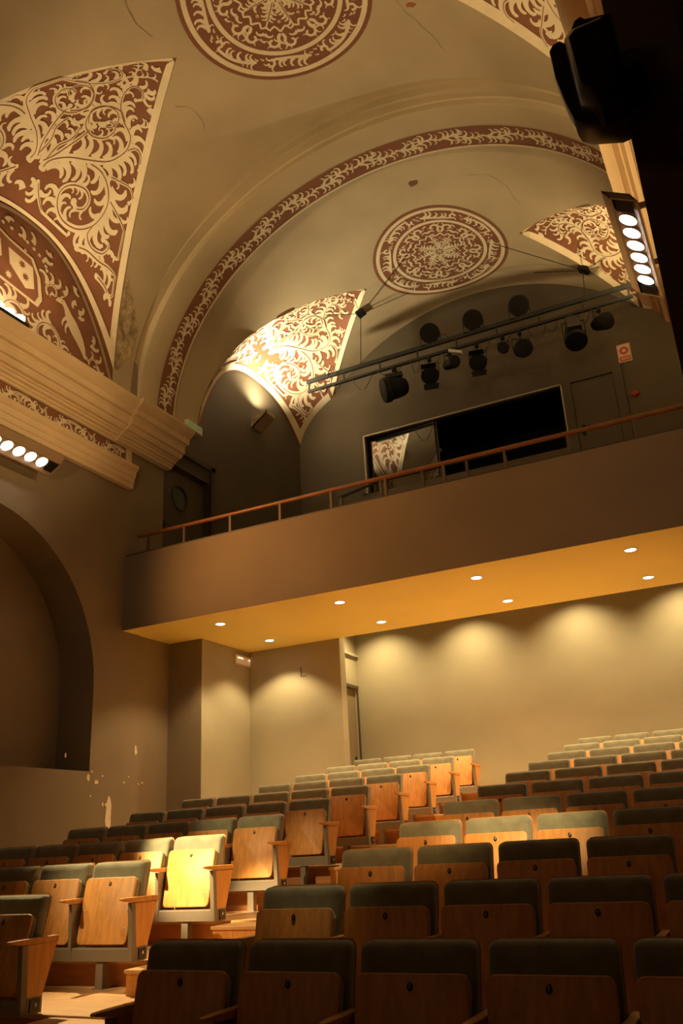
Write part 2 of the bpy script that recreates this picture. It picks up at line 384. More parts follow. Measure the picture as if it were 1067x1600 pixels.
def lunette_ornament(q):
    def ts(a, b):
        t = max(a / LT, 0.02); return t, b / ((q['wn'] if b < 0 else q['wf']) * t)
    def fn(a, b, off):
        t, s = ts(a, b); return B(*lunN(q, t, s, off))
    def ok(a, b):
        t, s = ts(a, b)
        if q['yc'] > 10 and q['yc'] + b > YE - 0.12: return False
        return 0.08 < t < 0.955 and -0.97 < s < 0.90
    O = Orn(fn, ok)
    def cv(pts, mir):
        r = []
        for t, s in pts:
            s2 = -0.44 - s if mir else s
            r.append((t * LT, s2 * (q['wn'] if s2 < 0 else q['wf']) * t))
        return r
    jobs = [(c, a, b, l, False) for c, a, b, l in DES] + [(c, a, b, l, True) for c, a, b, l in DES]
    # main stems first, leaves claim what is left
    for c, a, b, l, mir in jobs: O.stem(cv(c, mir), a * 1.2, b * 1.1, l * 1.65, 0.070, bulb=b * 0.95, vein=a > 0.045, curl=2.5, leafw=.27, spread=.62)
    for sgn in (0, 1):
        for (t, s, ang, n) in ((.80, .02, 1.2, 5), (.62, .30, 0.5, 5), (.86, .45, 2.5, 5), (.56, .45, 2.6, 4), (.90, .80, 1.7, 4), (.40, .45, 0.2, 3)):
            s2 = -0.44 - s if sgn else s
            O.dots(t * LT, s2 * (q['wn'] if s2 < 0 else q['wf']) * t, ang * (-1 if sgn else 1), n, 0.02, 0.055)
    O.fill(0.3, LT * 0.96, -2.2, 2.6, 120, 0.22, 5)
    O.build('scrollwork', q['obj'])
    # pale borders: along both groins, along the wall arch, and where the end wall cuts the lunette
    bd = MB()
    def strip(pa, pb): bd.grid([[B(*a), B(*b)] for a, b in zip(pa, pb)])
    T = [0.02 + 0.98 * i / 40 for i in range(41)]
    for sgn in (-1, 1):
        pa, pb = [], []
        for t in T:
            wd = (q['wf'] if sgn > 0 else q['wn']) * t
            if q['yc'] > 10 and sgn > 0 and q['yc'] + wd > YE: break
            wid = (0.13 if q['side'] < 0 else 0.18) if sgn > 0 else 0.10
            pa.append(lunN(q, t, sgn, 0.012 if sgn > 0 else 0.002)); pb.append(lunN(q, t, sgn * max(0, 1 - wid / wd), 0.016 if sgn > 0 else 0.006))
        strip(pa, pb)
        q['tcut'] = t
    smax = min(1.0, (YE - q['yc']) / q['wf']) if q['yc'] > 10 else 1.0
    SS = [-1 + (1 + smax) * i / 48 for i in range(49)]
    wz = 0.10
    strip([lunN(q, 0.999, s, 0.012) for s in SS], [lunN(q, 0.985 if q['yc'] < 10 else 0.967, s, 0.016) for s in SS])
    if q['yc'] > 10:
        TT = [q['tcut'] + (0.999 - q['tcut']) * i / 10 for i in range(11)]
        strip([lunN(q, t, (YE - 0.005 - q['yc']) / (q['wf'] * t), 0.012) for t in TT], [lunN(q, t, (YE - 0.14 - q['yc']) / (q['wf'] * t), 0.016) for t in TT])
    obj('border', bd, M_cream, q['obj'])
for q in LUN[:4]: lunette_ornament(q)

# medallions on the crown of the vault
def medallion(yc, R=1.40):
    def fn(a, b, off): return B(*barN(XC + a * 0.955, yc + b, off))
    base = MB()
    rows = [[fn(r * math.cos(2 * PI * k / 64), r * math.sin(2 * PI * k / 64), 0.008) for k in range(65)] for r in [R * i / 8 for i in range(9)]]
    base.grid(rows)
    root = obj('painted_medallion', base, M_brown, ceiling, 60)
    rg = MB()
    for r0, r1 in ((0.90, 0.955), (0.65, 0.70)):
        rg.grid([[fn(R * r * math.cos(2 * PI * k / 72), R * r * math.sin(2 * PI * k / 72), 0.013) for k in range(73)] for r in (r0, r1)])
    obj('border', rg, M_cream, root)
    O = Orn(fn, lambda a, b: (0.715 * R < math.hypot(a, b) < 0.895 * R), 0.02)
    def pol(r, f): return (R * r * math.cos(f), R * r * math.sin(f))
    n = 8
    for k in range(n):
        f0 = 2 * PI * k / n; d = 2 * PI / n
        sg = 1 if k % 2 else -1
        c = [pol(0.80 + 0.06 * sg * math.sin(PI * u * 1.0), f0 + d * u) for u in (0.02, .15, .3, .45, .6, .72)]
        ce = pol(0.805, f0 + d * 0.78); rr = R * 0.058
        ph = math.atan2(c[-1][1] - ce[1], c[-1][0] - ce[0])
        c += [(ce[0] + rr * (1 - .16 * i) * math.cos(ph - sg * .9 * i), ce[1] + rr * (1 - .16 * i) * math.sin(ph - sg * .9 * i)) for i in range(1, 5)]
        O.stem(c, 0.055, 0.04, 0.20, 0.045, bulb=0.026, curl=2.4, leafw=0.27)
    for k in range(240):
        f = 2 * PI * k / 240; a, b = pol(0.75 + 0.10 * ((k * 5) % 7) / 7, f)
        if not O.hit(a, b): O.leaf(a, b, f + 1.4, 0.07, 0.024, 1.8)
    O.ok = lambda a, b: math.hypot(a, b) < 0.645 * R
    for k in range(8):                       # pairs of curls around the rim of the inner field
        f0 = 2 * PI * k / 8 + PI / 8
        for sg in (1, -1):
            ce = pol(0.545, f0 + sg * 0.185); ph = f0 + sg * (-2.2)
            rr = R * 0.078
            sp = [pol(0.44, f0 + sg * 0.02)] + [(ce[0] + rr * (1 - .085 * i) * math.cos(ph + sg * .62 * i), ce[1] + rr * (1 - .085 * i) * math.sin(ph + sg * .62 * i)) for i in range(9)]
            O.stem(sp, 0.055, 0.036, 0.11, 0.05, leafw=.3, sides=(-sg,), bulb=0.017, curl=1.8)
    for k in range(8):                       # star of eight leaves
        f = 2 * PI * k / 8
        st = [pol(0.05, f), pol(0.16, f), pol(0.28, f), pol(0.37, f)]
        O.stem(st, 0.06, 0.022, 0.16, 0.042, curl=1.5, vein=True, leafw=0.36)
        O.disc(*pol(0.385, f), 0.022)
        f2 = f + PI / 8
        sc_ = [pol(0.38, f), pol(0.41, f + .12), pol(0.36, f + .22), pol(0.42, f2)]
        O.stroke(smooth(sc_, 0.03), [0.032] * len(smooth(sc_, 0.03)))
        sc_ = [pol(0.38, f + 2 * (f2 - f)), pol(0.41, f2 + (f2 - f) - .12), pol(0.36, f2 + (f2 - f) - .22), pol(0.42, f2)]
        O.stroke(smooth(sc_, 0.03), [0.032] * len(smooth(sc_, 0.03)))
        O.disc(*pol(0.305, f2), 0.026); O.disc(*pol(0.305, f2), 0.011, 1)
        O.leaf(*pol(0.08, f2), f2, 0.18, 0.035, 0.0, True)
        O.leaf(*pol(0.46, f), f + .9, 0.16, 0.045, 2.2); O.leaf(*pol(0.46, f), f - .9, 0.16, 0.045, -2.2)
    for k in range(90): O.leaf(*pol(.42 + .2 * ((k * 7) % 9) / 9, 2 * PI * k / 90), 2 * PI * k / 90 + (1.5 if k % 2 else -1.5), .10, .034, 1.8 if k % 2 else -1.8)
    O.disc(0, 0, 0.045, n=12); O.disc(0, 0, 0.02, 1)
    O.build('scrollwork', root)
medallion(7.52); medallion(13.95)

# painted band on the soffit of the rib
def rib_band(y0, y1):
    def sol(a, b, off):        # a: angle in rad*4, b across
        th = a / 4.0
        return B(XC + (4.24 - off) * math.sin(th), y0 + b, 7.0 + (3.74 - off) * math.cos(th))
    AM = 4.0 * PI / 2; w_ = y1 - y0
    base = MB().grid([[sol(-AM + 2 * AM * i / 96, b, 0.008) for b in (0, w_)] for i in range(97)])
    root = obj('painted_band', base, M_brown, ceiling, 60)
    ed = MB().grid([[sol(-AM + 2 * AM * i / 96, b, 0.014) for b in (w_ - 0.0, w_ + 0.035)] for i in range(97)])
    obj('border', ed, M_cream, root)
    O = Orn(sol, lambda a, b: 0.025 < b < w_ - 0.025 and abs(a) < AM - 0.15, 0.02)
    per = 0.72
    a = -AM + 0.2; k = 0
    while a < AM - 0.2:
        sg = 1 if k % 2 else -1
        m = w_ / 2
        O.stem([(a, m), (a + per * .25, m + sg * .05), (a + per * .5, m), (a + per * .75, m - sg * .05), (a + per, m)], 0.040, 0.03, 0.25, 0.055, curl=2.6, leafw=0.20)
        for s2 in (1, -1):
            ce = (a + per * 0.5, m + s2 * 0.115); rr = 0.062
            O.stem([(a + per * .18, m + s2 * .02)] + [(ce[0] + rr * (1 - .09 * i) * math.cos(-s2 * (2.6 - .75 * i)), ce[1] + rr * (1 - .09 * i) * math.sin(-s2 * (2.6 - .75 * i))) for i in range(8)], 0.026, 0.02, 0.05, 0.06, bulb=0.014, curl=1.5)
        O.disc(a, m, 0.026)
        a += per; k += 1
    O.build('scrollwork', root)
rib_band(10.54, 10.97)

# ------------------------------------------------------------------ left wall with arched niche
NY, NR, NZ0, NZS, ND = 7.2, 2.19, 1.10, 2.2, 0.62
ZF0 = -1.75
# wall front as polygon strips around the niche
wl = MB()
def wq(y0, z0, y1, z1, x=XL): wl.add([B(x, y0, z0), B(x, y1, z0), B(x, y1, z1), B(x, y0, z1)], [(0, 1, 2, 3)])
def arch(n=28): return [(NY - NR * math.cos(PI * i / n), NZS + NR * math.sin(PI * i / n)) for i in range(n + 1)]
wq(-4.2, ZF0, NY - NR, ZT); wq(NY + NR, ZF0, 10.35, ZT); wq(NY - NR, ZF0, NY + NR, NZ0)
A = arch()
for i in range(len(A) - 1):
    (ya, za), (yb, z_) = A[i], A[i + 1]
    wl.add([B(XL, ya, za), B(XL, yb, z_), B(XL, yb, ZT), B(XL, ya, ZT)], [(0, 1, 2, 3)])
path = [(NY - NR, NZ0), (NY - NR, NZS)] + A[1:-1] + [(NY + NR, NZS), (NY + NR, NZ0)]
wl.grid([[B(XL, y, z) for y, z in path], [B(XL - ND, y, z) for y, z in path]])
wl.add([B(XL, NY - NR, NZ0), B(XL, NY + NR, NZ0), B(XL - ND, NY + NR, NZ0), B(XL - ND, NY - NR, NZ0)], [(0, 1, 2, 3)])
wl.add([B(XL - ND, NY - NR, NZ0), B(XL - ND, NY + NR, NZ0), B(XL - ND, NY + NR, 4.6), B(XL - ND, NY - NR, 4.6)], [(0, 1, 2, 3)])
# step of the pilaster and rear part of the wall (up to the end wall), with side door recess
wq(10.35, ZF0, 10.85, ZT, XL - 0.015); wl.add([B(XL, 10.35, ZF0), B(XL, 10.35, ZT), B(XL - .015, 10.35, ZT), B(XL - .015, 10.35, ZF0)], [(0, 1, 2, 3)])
DY0, DY1, DZ0, DZ1 = 10.85, 12.14, 4.28, 6.28
wq(10.85, ZF0, YE, 3.2, XL - 0.015)
wall_left = struct('wall_left', wl, M_wall)
wl = MB()
wq(10.85, 3.2, YE, DZ0, XL - 0.015); wq(10.85, DZ1, YE, ZT, XL - 0.015); wq(DY1, DZ0, YE, DZ1, XL - 0.015)
wl.grid([[B(XL - .015, y, z) for y, z in ((DY0, DZ0), (DY0, DZ1), (DY1, DZ1), (DY1, DZ0))], [B(XL - .16, y, z) for y, z in ((DY0, DZ0), (DY0, DZ1), (DY1, DZ1), (DY1, DZ0))]])
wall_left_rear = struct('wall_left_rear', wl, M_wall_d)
# right wall (mostly behind the camera's right edge)
wr = MB(); wr.box(XR, XR + 0.15, 2.6, YE + .1, ZF0, ZT, B)
wall_right = struct('wall_right', wr, M_wall)
we = MB(); we.box(XL - .7, XR, YE, YE + 0.12, 3.0, ZT, B)
# openings of the end wall are built as frames standing in front of a hole
we = MB()
WX0, WX1, WZ0, WZ1 = -6.91, -2.56, 6.95, 8.30
def eq(x0, z0, x1, z1): we.add([B(x0, YE, z0), B(x1, YE, z0), B(x1, YE, z1), B(x0, YE, z1)], [(0, 1, 2, 3)])
eq(XL - .1, 2.9, WX0, ZT); eq(WX1, 2.9, XR + .1, ZT); eq(WX0, 2.9, WX1, WZ0); eq(WX0, WZ1, WX1, ZT)
hp = ((WX0, WZ0), (WX0, WZ1), (WX1, WZ1), (WX1, WZ0), (WX0, WZ0))
we.grid([[B(x, YE, z) for x, z in hp], [B(x, YE + .2, z) for x, z in hp]])
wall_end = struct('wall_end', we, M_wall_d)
# dark control room behind the window
cr = MB(); cr.box(WX0 - .6, WX1 + .6, YE + .21, YE + 2.6, WZ0 - 1.4, WZ1 + .9, B); cr.f = [f for i, f in enumerate(cr.f)]
del cr.f[2]
struct('wall_control_room', cr, M_dim)
# stage end: black masking closes the hall behind the camera
ws = MB(); ws.box(XL - .7, 5.0, -4.4, -4.25, ZF0, ZT, B); struct('wall_stage', ws, M_drape)

# ---- under the balcony
YF, ZS, ZTOP = 9.94, 3.144, 4.303
XST, YC, Y1, XCOR, XD, Y2 = -7.892, 11.098, 12.467, -6.161, -6.482, 13.76
wb = MB()
wb.box(XL - .1, XST, YC, Y1 + .25, ZF0, ZS, B)                      # projecting pier
struct('wall_pier', wb, M_wall)
wb = MB(); wb.box(XST - .02, XCOR, Y1, Y1 + 0.19, ZF0, 3.9, B); struct('wall_back_left', wb, M_wall_b)
# facing of the pier's side in the lighter wall colour
wb = MB(); wb.box(XST, XST + .012, YC, Y1, ZF0, ZS, B); struct('wall_pier_side', wb, M_wall_b)
wb = MB(); wb.box(XD - .1, XR, Y2, Y2 + .15, ZF0, 3.9, B); struct('wall_back', wb, M_wall_b)
# side wall of the rear corridor with a porthole door
cy0, cy1, cz1 = 12.74, 13.695, 2.505
wb = MB()
def cq(y0, z0, y1, z1): wb.add([B(XD, y0, z0), B(XD, y1, z0), B(XD, y1, z1), B(XD, y0, z1)], [(0, 1, 2, 3)])
cq(12.6, ZF0, cy0, 3.9); cq(cy1, ZF0, Y2, 3.9); cq(cy0, cz1, cy1, 3.9)
wb.grid([[B(XD, y, z) for y, z in ((cy0, .5), (cy0, cz1), (cy1, cz1), (cy1, .5))], [B(XD - .1, y, z) for y, z in ((cy0, .5), (cy0, cz1), (cy1, cz1), (cy1, .5))]])
wb.box(XD, XD + .05, 12.75, Y2, 3.06, 3.10, B)
struct('wall_corridor', wb, M_wall_b)
# balcony front and slab
bf = MB(); bf.box(XL, XR, YF, YF + .14, ZS, ZTOP, B); wall_balcony = struct('wall_balcony', bf, M_wall)
bf = MB(); bf.box(XL, XR, YF - .02 + .025, YF + .14, ZTOP, ZTOP + .022, B); obj('cap', bf, M_frame, wall_balcony)
bs = MB(); bs.box(XL - .1, XR, YF + .002, Y1, ZS - .004, ZS + .12, B); struct('ceiling_balcony', bs, M_soff)
bs = MB(); bs.box(XD - .3, XR, Y1 + .02, Y2 + .1, 3.75, 3.85, B); struct('ceiling_corridor', bs, M_wall_b)
# raked balcony floor
bt = MB()
for a, b, z in ((YF + .14, 12.35, 4.20), (12.35, 13.2, 4.75), (13.2, 14.0, 5.3), (14.0, 14.9, 5.85), (14.9, YE, 6.3)): bt.box(XL, XR, a, b, 3.9, z, B)
struct('floor_balcony', bt, M_wall)

# ---- door on the balcony side wall and corridor door
def porthole_door(name, x, y0, y1, z0, z1, pc, pr, hy, hz, mleaf=None):
    root = thing(name, *DOORLAB[name])
    root['kind'] = 'structure'; del root['category']; del root['label']
    n = 28; mb = MB(); th = 0.05
    # leaf with round hole: ring of quads between circle and rectangle
    cyy, czz = pc
    for x_ in (x, x - th):
        vs = []; fs = []
        for k in range(n):
            a = 2 * PI * k / n; c_, s_ = math.cos(a), math.sin(a)
            vs.append(B(x_, cyy + pr * c_, czz + pr * s_))
            ty = ((y1 - cyy) / c_ if c_ > 1e-6 else ((y0 - cyy) / c_ if c_ < -1e-6 else 1e9))
            tz = ((z1 - czz) / s_ if s_ > 1e-6 else ((z0 - czz) / s_ if s_ < -1e-6 else 1e9))
            t = min(ty, tz); vs.append(B(x_, cyy + t * c_, czz + t * s_))
        for k in range(n):
            k2 = (k + 1) % n; fs.append((2 * k, 2 * k2, 2 * k2 + 1, 2 * k + 1))
        mb.add(vs, fs)
        for (yy, zz) in ((y0, z0), (y0, z1), (y1, z0), (y1, z1)):   # corner fillers
            k = min(range(n), key=lambda k: -(math.cos(2 * PI * (k + .5) / n) * (yy - cyy) + math.sin(2 * PI * (k + .5) / n) * (zz - czz)))
            k2 = (k + 1) % n
            mb.add([vs[2 * k + 1], vs[2 * k2 + 1], B(x_, yy, zz)], [(0, 1, 2)])
    obj('door_leaf', mb, mleaf or M_door, root)
    g = MB(); g.loft([[B(xx, cyy + pr * math.cos(2 * PI * k / 24), czz + pr * math.sin(2 * PI * k / 24)) for k in range(24)] for xx in (x - .02, x - .03)])
    pane = obj('porthole_glass', g, mat('porthole_glass', (0.10, 0.13, 0.11), 0.1, spec=0.8), root)
    r = MB(); r.loft([[B(x + d, cyy + q * math.cos(2 * PI * k / 28), czz + q * math.sin(2 * PI * k / 28)) for k in range(28)] for q, d in ((pr, -.01), (pr, .018), (pr * 1.12, .018), (pr * 1.14, 0))], cap=False)
    obj('porthole_ring', r, M_frame, root, 40)
    h = MB(); h.box(x, x + .012, hy - .02, hy + .02, hz - .09, hz + .07, B); h.tube([B(x, hy, hz), B(x + .05, hy, hz), B(x + .055, hy + .10, hz)], .011)
    obj('door_handle', h, M_blk, root)
    return root
DOORLAB = {'door_1': ('a', 'b'), 'door_2': ('a', 'b')}
d1 = porthole_door('door_1', XL - .10, DY0 + .03, DY1 - .02, DZ0, DZ1 - .02, (11.40, 5.79), .205, 10.98, 5.17)
fr = MB()
fr.box(XL - .02, XL + .06, DY1, DY1 + .13, DZ0, DZ1 + .34, B); fr.box(XL - .02, XL + .06, DY0 - .02, DY1 + .13, DZ1 + .26, DZ1 + .34, B); fr.box(XL - .02, XL + .015, DY0 - .01, DY1, DZ1, DZ1 + .26, B)
obj('door_frame', fr, M_frame, d1)
d2 = porthole_door('door_2', XD - .03, cy0 + .01, cy1 - .01, 0.55, cz1 - .01, (13.12, 2.10), .135, 13.6, 1.3, M_wall)
fr = MB(); fr.box(XD, XD + .02, cy1, cy1 + .035, .55, cz1 + .05, B); fr.box(XD, XD + .03, cy0 - .03, cy1 + .035, cz1, cz1 + .05, B)
obj('door_frame', fr, M_frame, d2)

# ---- control window
win = thing('window_1', 'x', 'x'); win['kind'] = 'structure'; del win['label']; del win['category']
fr = MB(); a = .10
fr.box(WX0 - a, WX0, YE - .04, YE + .06, WZ0, WZ1 + a, B); fr.box(WX1, WX1 + .17, YE - .04, YE + .06, WZ0 - .6, WZ1 + a, B); fr.box(WX0, WX1, YE - .04, YE + .06, WZ1, WZ1 + a, B)
obj('window_frame', fr, M_door, win)
fr = MB(); b = .028
fr.box(WX0, WX0 + b, YE - .05, YE + .02, WZ0, WZ1, B); fr.box(WX1 - b, WX1, YE - .05, YE + .02, WZ0, WZ1, B); fr.box(WX0, WX1, YE - .05, YE + .02, WZ1 - b, WZ1, B)
obj('window_trim', fr, M_alu, win)
pn = MB(); pc_ = B((WX0 - 5.27) / 2, YE + .10, (WZ0 + WZ1) / 2); hw2 = (-5.30 - WX0 - b) / 2 * S; hh2 = (WZ1 - WZ0 - b) / 2 * S
pn.box(-hw2, hw2, -.003, .003, -hh2 + .02, hh2 - .01)
o = obj('pane', pn, M_glass, win); o.location = pc_; o.rotation_euler = (math.radians(1.0), 0, math.radians(-3.0))
fr = MB(); fr.box(-5.29, -5.25, YE + .09, YE + .12, WZ0, WZ1 - b, B); fr.box(-5.25, -5.20, YE + .07, YE + .12, 7.55, 7.62, B)
obj('sliding_stile', fr, M_frame, win)
# ---- right-hand door in the end wall
d3 = thing('door_3', 'x', 'x'); d3['kind'] = 'structure'; del d3['label']; del d3['category']
mb = MB(); mb.box(-2.38, -1.58, YE - .015, YE + .02, 6.3, 8.26, B); obj('door_leaf', mb, M_door, d3)
mb = MB(); mb.box(-1.57, -1.40, YE - .045, YE + .01, 6.3, 8.42, B); mb.box(-2.39, -1.57, YE - .045, YE + .01, 8.27, 8.42, B); obj('door_frame', mb, M_door, d3)
mb = MB(); mb.box(-2.30, -2.24, YE - .03, YE - .01, 7.1, 7.32, B); mb.tube([B(-2.27, YE - .02, 7.25), B(-2.27, YE - .08, 7.25), B(-2.13, YE - .085, 7.25)], .013); obj('door_handle', mb, M_blk, d3)

# ------------------------------------------------------------------ cornice (left, with painted frieze) and right
PROF = [(.02, 5.40), (.11, 5.40), (.12, 5.47), (.135, 5.475), (.145, 5.56), (.16, 5.565), (.17, 5.66), (.19, 5.67), (.22, 5.71), (.22, 5.755), (.20, 5.765), (.03, 5.765)]
PROF2 = [(.03, 6.075), (.06, 6.08), (.075, 6.11), (.10, 6.115), (.105, 6.15), (.15, 6.155), (.16, 6.19), (.19, 6.195), (.195, 6.215), (.25, 6.22), (.29, 6.26), (.30, 6.285), (.335, 6.29), (.34, 6.40), (.355, 6.41), (.36, 6.43), (.42, 6.435), (.43, 6.53), (.45, 6.54), (.47, 6.555), (.52, 6.60), (.55, 6.65), (.55, 6.68), (.02, 6.70)]
def cornice(name, xw, sd, y0, yb, y1):
    root = None
    def ext(prof, ya, yb_, extra=0.0, endcap=True):
        mb = MB(); r = [[B(xw + sd * (d + (extra if i not in (0, len(prof) - 1) else 0)), y, z) for i, (d, z) in enumerate(prof)] for y in (ya, yb_)]
        mb.loft(r, True, endcap); return mb
    m = MB()
    for mb_ in (ext(PROF, y0, yb), ext(PROF2, y0, yb - .42, 0), ext(PROF2, yb - .421, y1, 0.07)):
        n = len(m.v); m.v += mb_.v; m.f += [tuple(n + i for i in f) for f in mb_.f]
    root = struct(name, m, M_corn, 28)
    e = MB(); e.box(min(xw, xw + sd * .05), max(xw, xw + sd * .05), yb - .09, yb + .02, 5.765, 6.075, B)
    obj('frieze_end_block', e, M_corn, root)
    # frieze
    x_ = xw + sd * .02
    def fn(a, b, off): return B(x_ + sd * off, a, b)
    base = MB().add([fn(y0, 5.765, 0), fn(yb - .09, 5.765, 0), fn(yb - .09, 6.075, 0), fn(y0, 6.075, 0)], [(0, 1, 2, 3)])
    fz = obj('painted_frieze', base, M_brown, root)
    O = Orn(fn, lambda a, b: 5.785 < b < 6.055 and y0 < a < yb - .10, 0.016)
    a = yb - .12; k = 0; per = .50
    while a > max(y0, 4.5):
        sg = 1 if k % 2 else -1; m_ = 5.92
        ce = (a - per * .52, m_ + sg * .012); rr = .085
        O.stem([(a, m_ - sg * .09), (a - per * .25, m_ - sg * .11), (a - per * .55, m_ - sg * .095)] + [(ce[0] + rr * (1 - .08 * i) * math.cos(-sg * (2.3 - .62 * i)), ce[1] + rr * (1 - .08 * i) * math.sin(-sg * (2.3 - .62 * i))) for i in range(10)], .048, .036, .16, .045, bulb=.022, curl=2.3, vein=True, leafw=.28)
        O.stem([(a - per * .55, m_ - sg * .095), (a - per * .8, m_ - sg * .02), (a - per, m_ + sg * .09)], .048, .04, .16, .042, curl=2.3, leafw=.28)
        O.dots(a - per * .93, m_ - sg * .05, sg * 1.6, 3, .010, .028)
        a -= per; k += 1
    O.build('scrollwork', fz)
    return root
cornice('trim_1', XL, 1, -3.9, 9.92, 10.86)
cornice('trim_2', XR, -1, 2.7, 9.92, 10.86)
# painted tympanum above the left cornice
yc0, hw = 7.12, 2.32
def tz(y): 
    s = (y - 7.5) / (1.95 if y > 7.5 else 2.2); return SP + (8.93 - SP) * (1 - min(1, abs(s)) ** 2.3)
ty = MB(); N_ = 40; ys = [5.3 + (9.45 - 5.3) * i / N_ for i in range(N_ + 1)]
ty.grid([[B(XL + .006, y, 6.6), B(XL + .006, y, max(6.6, tz(y)))] for y in ys])
tymp = obj('painted_tympanum', ty, M_brown, wall_left)
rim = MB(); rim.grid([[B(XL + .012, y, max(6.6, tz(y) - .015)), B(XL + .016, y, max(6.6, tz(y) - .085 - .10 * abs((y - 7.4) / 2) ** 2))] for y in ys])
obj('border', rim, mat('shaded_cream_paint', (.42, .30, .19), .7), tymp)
def fnT(a, b, off): return B(XL + .006 + off, a, b)
O = Orn(fnT, lambda a, b: 6.62 < b < tz(a) - .20 and 5.4 < a < 9.4, 0.02)
def tp(cx, cy):     # design traced from the wall in (y, z)
    return (cx, cy)
M_cream2 = mat('pale_cream_paint', (.66, .53, .36), .7)
if 1:  # coat of arms
  pass
SH = [(6.95, 8.42), (7.15, 8.36), (7.62, 8.30), (7.78, 8.05), (7.85, 7.70), (7.78, 7.55), (7.45, 7.58), (7.05, 7.62), (6.55, 7.60), (6.4, 8.0), (6.5, 8.36)]
def poly(pts, layer, off=None):
    vs = [fnT(a, b, off or (0.0155, 0.0185)[layer]) for a, b in pts]; O.L[layer].add(vs, [tuple(range(len(vs)))])
    cxm = sum(p[0] for p in pts) / len(pts); czm = sum(p[1] for p in pts) / len(pts)
    for p in pts:
        for k in range(8): O.mark(cxm + (p[0] - cxm) * k / 7, czm + (p[1] - czm) * k / 7, .06)
def shrink(pts, f, c=None):
    c = c or (sum(p[0] for p in pts) / len(pts), sum(p[1] for p in pts) / len(pts))
    return [(c[0] + (p[0] - c[0]) * f, c[1] + (p[1] - c[1]) * f) for p in pts]
def star(cx, cz, r, layer, off):
    vs = [fnT(cx + r * (1 if k % 2 == 0 else .5) * math.cos(PI * k / 8 + .2), cz + r * (1 if k % 2 == 0 else .5) * math.sin(PI * k / 8 + .2), off) for k in range(16)]
    O.L[layer].add([fnT(cx, cz, off)] + vs, [(0, 1 + k, 1 + (k + 1) % 16) for k in range(16)])
poly(SH, 0); poly(shrink(SH, .88), 1, .0195)
q1 = [(7.15, 8.2), (7.62, 8.14), (7.68, 7.8), (7.52, 7.72), (7.2, 7.95)]; q2 = [(6.6, 8.22), (7.0, 8.24), (7.05, 7.98), (6.85, 7.84), (6.58, 7.92)]
for q_ in (q1, q2): poly(q_, 0, .021)
for (a_, b_) in ((7.5, 7.9), (7.42, 8.07), (6.8, 8.05)): star(a_, b_, .075, 1, .023)
star(7.2, 7.76, .07, 0, .021)
BIRD = [(8.12, 7.90), (8.20, 7.955), (8.29, 7.955), (8.36, 7.90), (8.40, 7.80), (8.50, 7.76), (8.62, 7.66), (8.72, 7.56), (8.80, 7.40), (8.84, 7.18), (8.76, 7.30), (8.75, 7.10), (8.68, 7.28), (8.63, 7.14), (8.59, 7.34), (8.52, 7.26), (8.49, 7.42), (8.42, 7.46), (8.36, 7.36), (8.34, 7.50), (8.24, 7.46), (8.28, 7.58), (8.16, 7.62), (8.26, 7.68), (8.28, 7.78), (8.24, 7.84), (8.16, 7.84)]
O.stroke([(8.12, 7.88), (8.18, 7.92), (8.27, 7.93), (8.34, 7.86), (8.40, 7.76), (8.48, 7.66), (8.57, 7.56), (8.66, 7.46), (8.74, 7.34), (8.80, 7.20)], [.02, .09, .10, .10, .16, .22, .22, .18, .12, .03])
for k in range(6): O.leaf(8.50 + .05 * k, 7.56 - .055 * k, -1.1 + .06 * k, .24 - .015 * k, .05, .9, True)
O.leaf(8.36, 7.70, -2.4, .2, .05, 1.2, True); O.leaf(8.40, 7.62, -2.2, .2, .05, 1.4, True); O.leaf(8.22, 7.97, 1.2, .1, .03, -1.5, True)
O.disc(8.24, 7.925, .012, 1)
for p in BIRD: O.mark(*p, .08)
for i in range(16):                       # beaded crown and mantling around the shield
    f = PI * (0.02 + .96 * i / 15); O.disc(7.1 + .80 * math.cos(f), 8.25 + .30 * math.sin(f), .032, n=7)
for cc, r_, a0, tu, w0 in (((7.98, 7.16), .30, -.6, 7.2, .085), ((7.40, 7.20), .26, 3.6, -7.0, .08), ((8.55, 6.92), .20, -.6, 6.4, .06), ((6.85, 7.15), .24, -.6, 6.4, .07), ((8.05, 7.98), .15, 4.0, -6.0, .05), ((6.3, 7.2), .24, 3.6, -6.4, .07), ((5.8, 7.0), .2, -.6, 6, .06), ((9.0, 7.2), .12, 3.6, -5, .04)):
    pts = [(cc[0] + r_ * (1 - .78 * i / 14) * math.cos(a0 + tu * i / 14), cc[1] + r_ * (1 - .78 * i / 14) * math.sin(a0 + tu * i / 14)) for i in range(15)]
    O.stem(pts, w0, w0 * .7, .30, .065, leafw=.27, curl=2.4, bulb=w0 * .5, vein=True)
O.fill(5.5, 9.3, 6.65, 8.8, 200, .22, 8)
O.build('scrollwork', tymp, (M_cream2, None))

